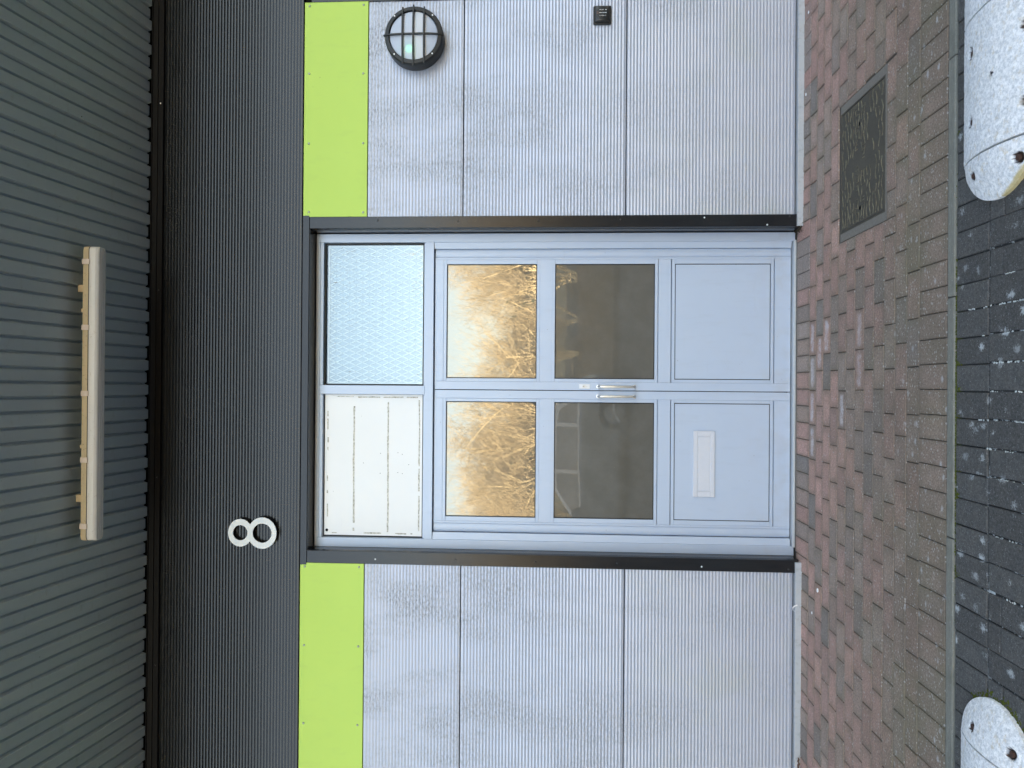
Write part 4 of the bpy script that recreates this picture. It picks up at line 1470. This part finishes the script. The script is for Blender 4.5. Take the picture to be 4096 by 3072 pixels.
tag(lf.build('dead_leaf', 'dead_leaf'), 'curled brown dead leaf at the foot of the silver wall', 'leaf')
cl = MB()
for i in range(60):
    crumb(cl, 1.008 + MR.gauss(0, .012), 0.045 + MR.gauss(0, .035), 0.001 + MR.random() * .012, MR.uniform(.003, .008))
plain('dry_debris', (0.055, 0.04, 0.022), 0.95, 0, 0.5, 150)
tag(cl.build('debris', 'dry_debris'), 'small heap of dry brown debris in the doorway corner', None, kind='stuff')

# ================================================================== ACROSS THE ROAD (middle seen in the glass, flanks added to block low sky)
def grow(seed, stems, height):
    rr = random.Random(seed)
    trunk, crown = MB(), MB()
    def br(p, d, L, r, lev):
        n_ = 4 if lev < 2 else 3
        pts, rs = [p.copy()], [r]
        q = p.copy()
        for i in range(n_):
            d = (d + Vector((rr.gauss(0, .13), rr.gauss(0, .13), rr.gauss(.05, .08)))).normalized()
            q = q + d * (L / n_)
            pts.append(q.copy()); rs.append(r * (1 - .55 * (i + 1) / n_))
        (trunk if lev < 2 else crown).tube(pts, rs, 5 if lev < 2 else 3, False)
        if lev >= 4: return
        k_ = (8, 7, 5, 4)[lev]
        for i in range(k_):
            t = rr.uniform(.25, 1.0)
            s_ = t * n_
            a = min(int(s_), n_ - 1)
            bp = pts[a].lerp(pts[a + 1], s_ - a)
            side = Vector((rr.gauss(0, 1), rr.gauss(0, 1), rr.gauss(.25, .5))).normalized()
            nd = (d * .75 + side * .75).normalized()
            br(bp, nd, L * rr.uniform(.45, .68), max(rs[a] * .55, .0042), lev + 1)
    for s_ in range(stems):
        a = rr.uniform(0, 2 * math.pi)
        lean = rr.uniform(.15, .55)
        br(Vector((rr.gauss(0, .15), rr.gauss(0, .15), -.1)), Vector((math.cos(a) * lean, math.sin(a) * lean, 1)).normalized(), height * rr.uniform(.42, .6), rr.uniform(.042, .078), 0)
    return trunk, crown
protos = []
for k_, (sd, st, hh) in enumerate(((3, 6, 6.4), (9, 7, 5.4), (17, 5, 7.0))):
    t_ = thing('bare_tree', 'leafless many stemmed tree lit gold on the verge across the road', 'tree', 'bare trees across the road')
    tr, cr_ = grow(sd, st, hh)
    tr.build('trunk', 'bark_gold', t_)
    cr_.build('crown', 'twig_gold', t_)
    protos.append(t_)
TRR = random.Random(6)
spots = []
for i, x in enumerate((-11.5, -8.4, -6.0, -4.3, -2.4, -0.9, 0.8, 2.2, 3.9, 5.6, 7.6, 10.5)):
    spots.append((x + TRR.uniform(-.5, .5), -16.5 - TRR.uniform(0, 3.0)))
for x in (-10, -7.2, -5.0, -3.2, -1.4, 4.6, 7.2):
    spots.append((x, -23 - TRR.uniform(0, 4)))
for k_ in range(16):  # unseen outer trees, added to block light from the low sky
    for sg in (-1, 1):
        spots.append((sg * (12.5 + 2.9 * k_ + TRR.uniform(-.8, .8)), -18 - TRR.uniform(0, 6)))
used = [False] * 3
for i, (x, y) in enumerate(spots):
    k_ = i % 3
    if not used[k_]:
        o = protos[k_]; used[k_] = True
    else:
        o = protos[k_].copy(); COL.objects.link(o)
        for ch in list(protos[k_].children):
            c_ = ch.copy(); COL.objects.link(c_); c_.parent = o
    o.location = (x, y, 0.60)
    o.rotation_euler = (0, 0, TRR.uniform(0, 6.28))
    s_ = TRR.uniform(.85, 1.05) * (0.70 if -0.6 < x < 2.6 else 0.85)
    o.scale = (s_, s_, s_)
hd_ = MB()
HR = random.Random(2)
for i in range(40000):
    wide_ = i > 15000  # unseen flanks, added and raised to cut light from the horizon
    x, y = HR.uniform(-20, 20), HR.gauss(-21, 1.3)
    if wide_: x = (20 + 42 * HR.random()) * (1 if i % 2 else -1)
    top = (4.2 if wide_ else 2.6) + .5 * mnoise.noise(Vector((x * .5, y * .3, 0)))
    z = HR.uniform(.5, 1.0) ** .7 * top
    s_ = HR.uniform(.12, .30) if wide_ else HR.uniform(.03, .08)
    a = Vector((HR.gauss(0, 1), HR.gauss(0, 1), HR.gauss(0, 1))).normalized()
    b_ = a.orthogonal().normalized()
    c_ = a.cross(b_)
    P_ = Vector((x, y, z + .3))
    hd_.add([P_ + b_ * s_, P_ + c_ * s_, P_ - b_ * s_, P_ - c_ * s_], [(0, 1, 2, 3)])
tag(hd_.build('undergrowth', 'hedge_leaf'), 'dense dark undergrowth below the bare trees, far ends added to block low sky', None, kind='stuff')

# parked car, seen in the lower glass
car = thing('parked_car', 'silver grey hatchback parked along the far side of the road', 'car', loc=(-1.75, -9.6, -0.01))
def sect(y, s_):
    return [(x, y, z) for x, z in s_]
low = [(-2.02, .30), (-2.08, .48), (-2.02, .68), (-1.80, .80), (-1.02, .93), (0.2, .97), (1.55, .98), (1.95, .95), (2.02, .70), (2.00, .38), (1.90, .24), (-1.90, .22)]
cb = MB()
cb.loft([[(x * .97, y, .30 + (z - .30) * .93) if abs(y) > .8 else (x, y, z) for x, z in low] for y in (-.86, -.80, 0, .80, .86)])
cb.build('body', 'car_paint', car, smooth=True)
cab = MB()
bot = [(-1.05, .93), (1.72, .97)]
top_ = [(-.30, 1.43), (.25, 1.50), (1.10, 1.48), (1.48, 1.40)]
prof = bot[:1] + top_ + bot[1:]
cab.loft([[(x, y * (1 - .22 * max(0, (z - .95) / .55)), z) for x, z in prof] for y in (-.80, -.4, .4, .80)])
cab.build('cabin', 'car_paint', car, smooth=True)
for side in (1, -1):
    def wq(pts): return [(x, side * (.80 * (1 - .22 * max(0, (z - .95) / .55)) + .006), z) for x, z in pts]
    for w_ in ([(-.86, .99), (.06, 1.00), (.06, 1.42), (-.24, 1.40)], [(.14, 1.00), (.98, 1.01), (.98, 1.42), (.14, 1.43)], [(1.06, 1.02), (1.52, 1.03), (1.30, 1.36), (1.06, 1.40)]):
        mb = MB(); q_ = wq(w_)
        mb.loft([q_, [(x, y - side * .02, z) for x, y, z in q_]])
        mb.build('window', 'car_glass', car)
    mr = MB(); mr.box(-.80, -.62, side * .90 - .09, side * .90 + .09, .98, 1.12, .03)
    mr.build('wing_mirror', 'car_paint', car)
    for wx in (-1.25, 1.25):
        wl = MB()
        wl.lathe((wx, side * .78, .31), [(.20, -.09), (.30, -.09), (.312, -.05), (.312, .05), (.30, .09), (.20, .09)], 28)
        wl = wl.build('wheel', 'tyre_rubber', car, smooth=True)
        rm = MB()
        rm.lathe((wx, side * .78 + side * .085, .31), [(.20, -.01), (.20, .01), (.18, .012)], 24)
        for k_ in range(5):
            a = 2 * math.pi * k_ / 5
            c_, s_ = math.cos(a), math.sin(a)
            yb = side * .78 + side * .105
            rm.tube([(wx + .03 * c_, yb, .31 + .03 * s_), (wx + .19 * c_, yb, .31 + .19 * s_)], .018, 6)
        rm.build('rim', 'wheel_alloy', wl)
    hl = MB(); hl.box(-2.04, -1.86, side * .55 - .12, side * .55 + .12, .62, .74, .02)
    hl.build('headlight', 'lamp_lens', car)
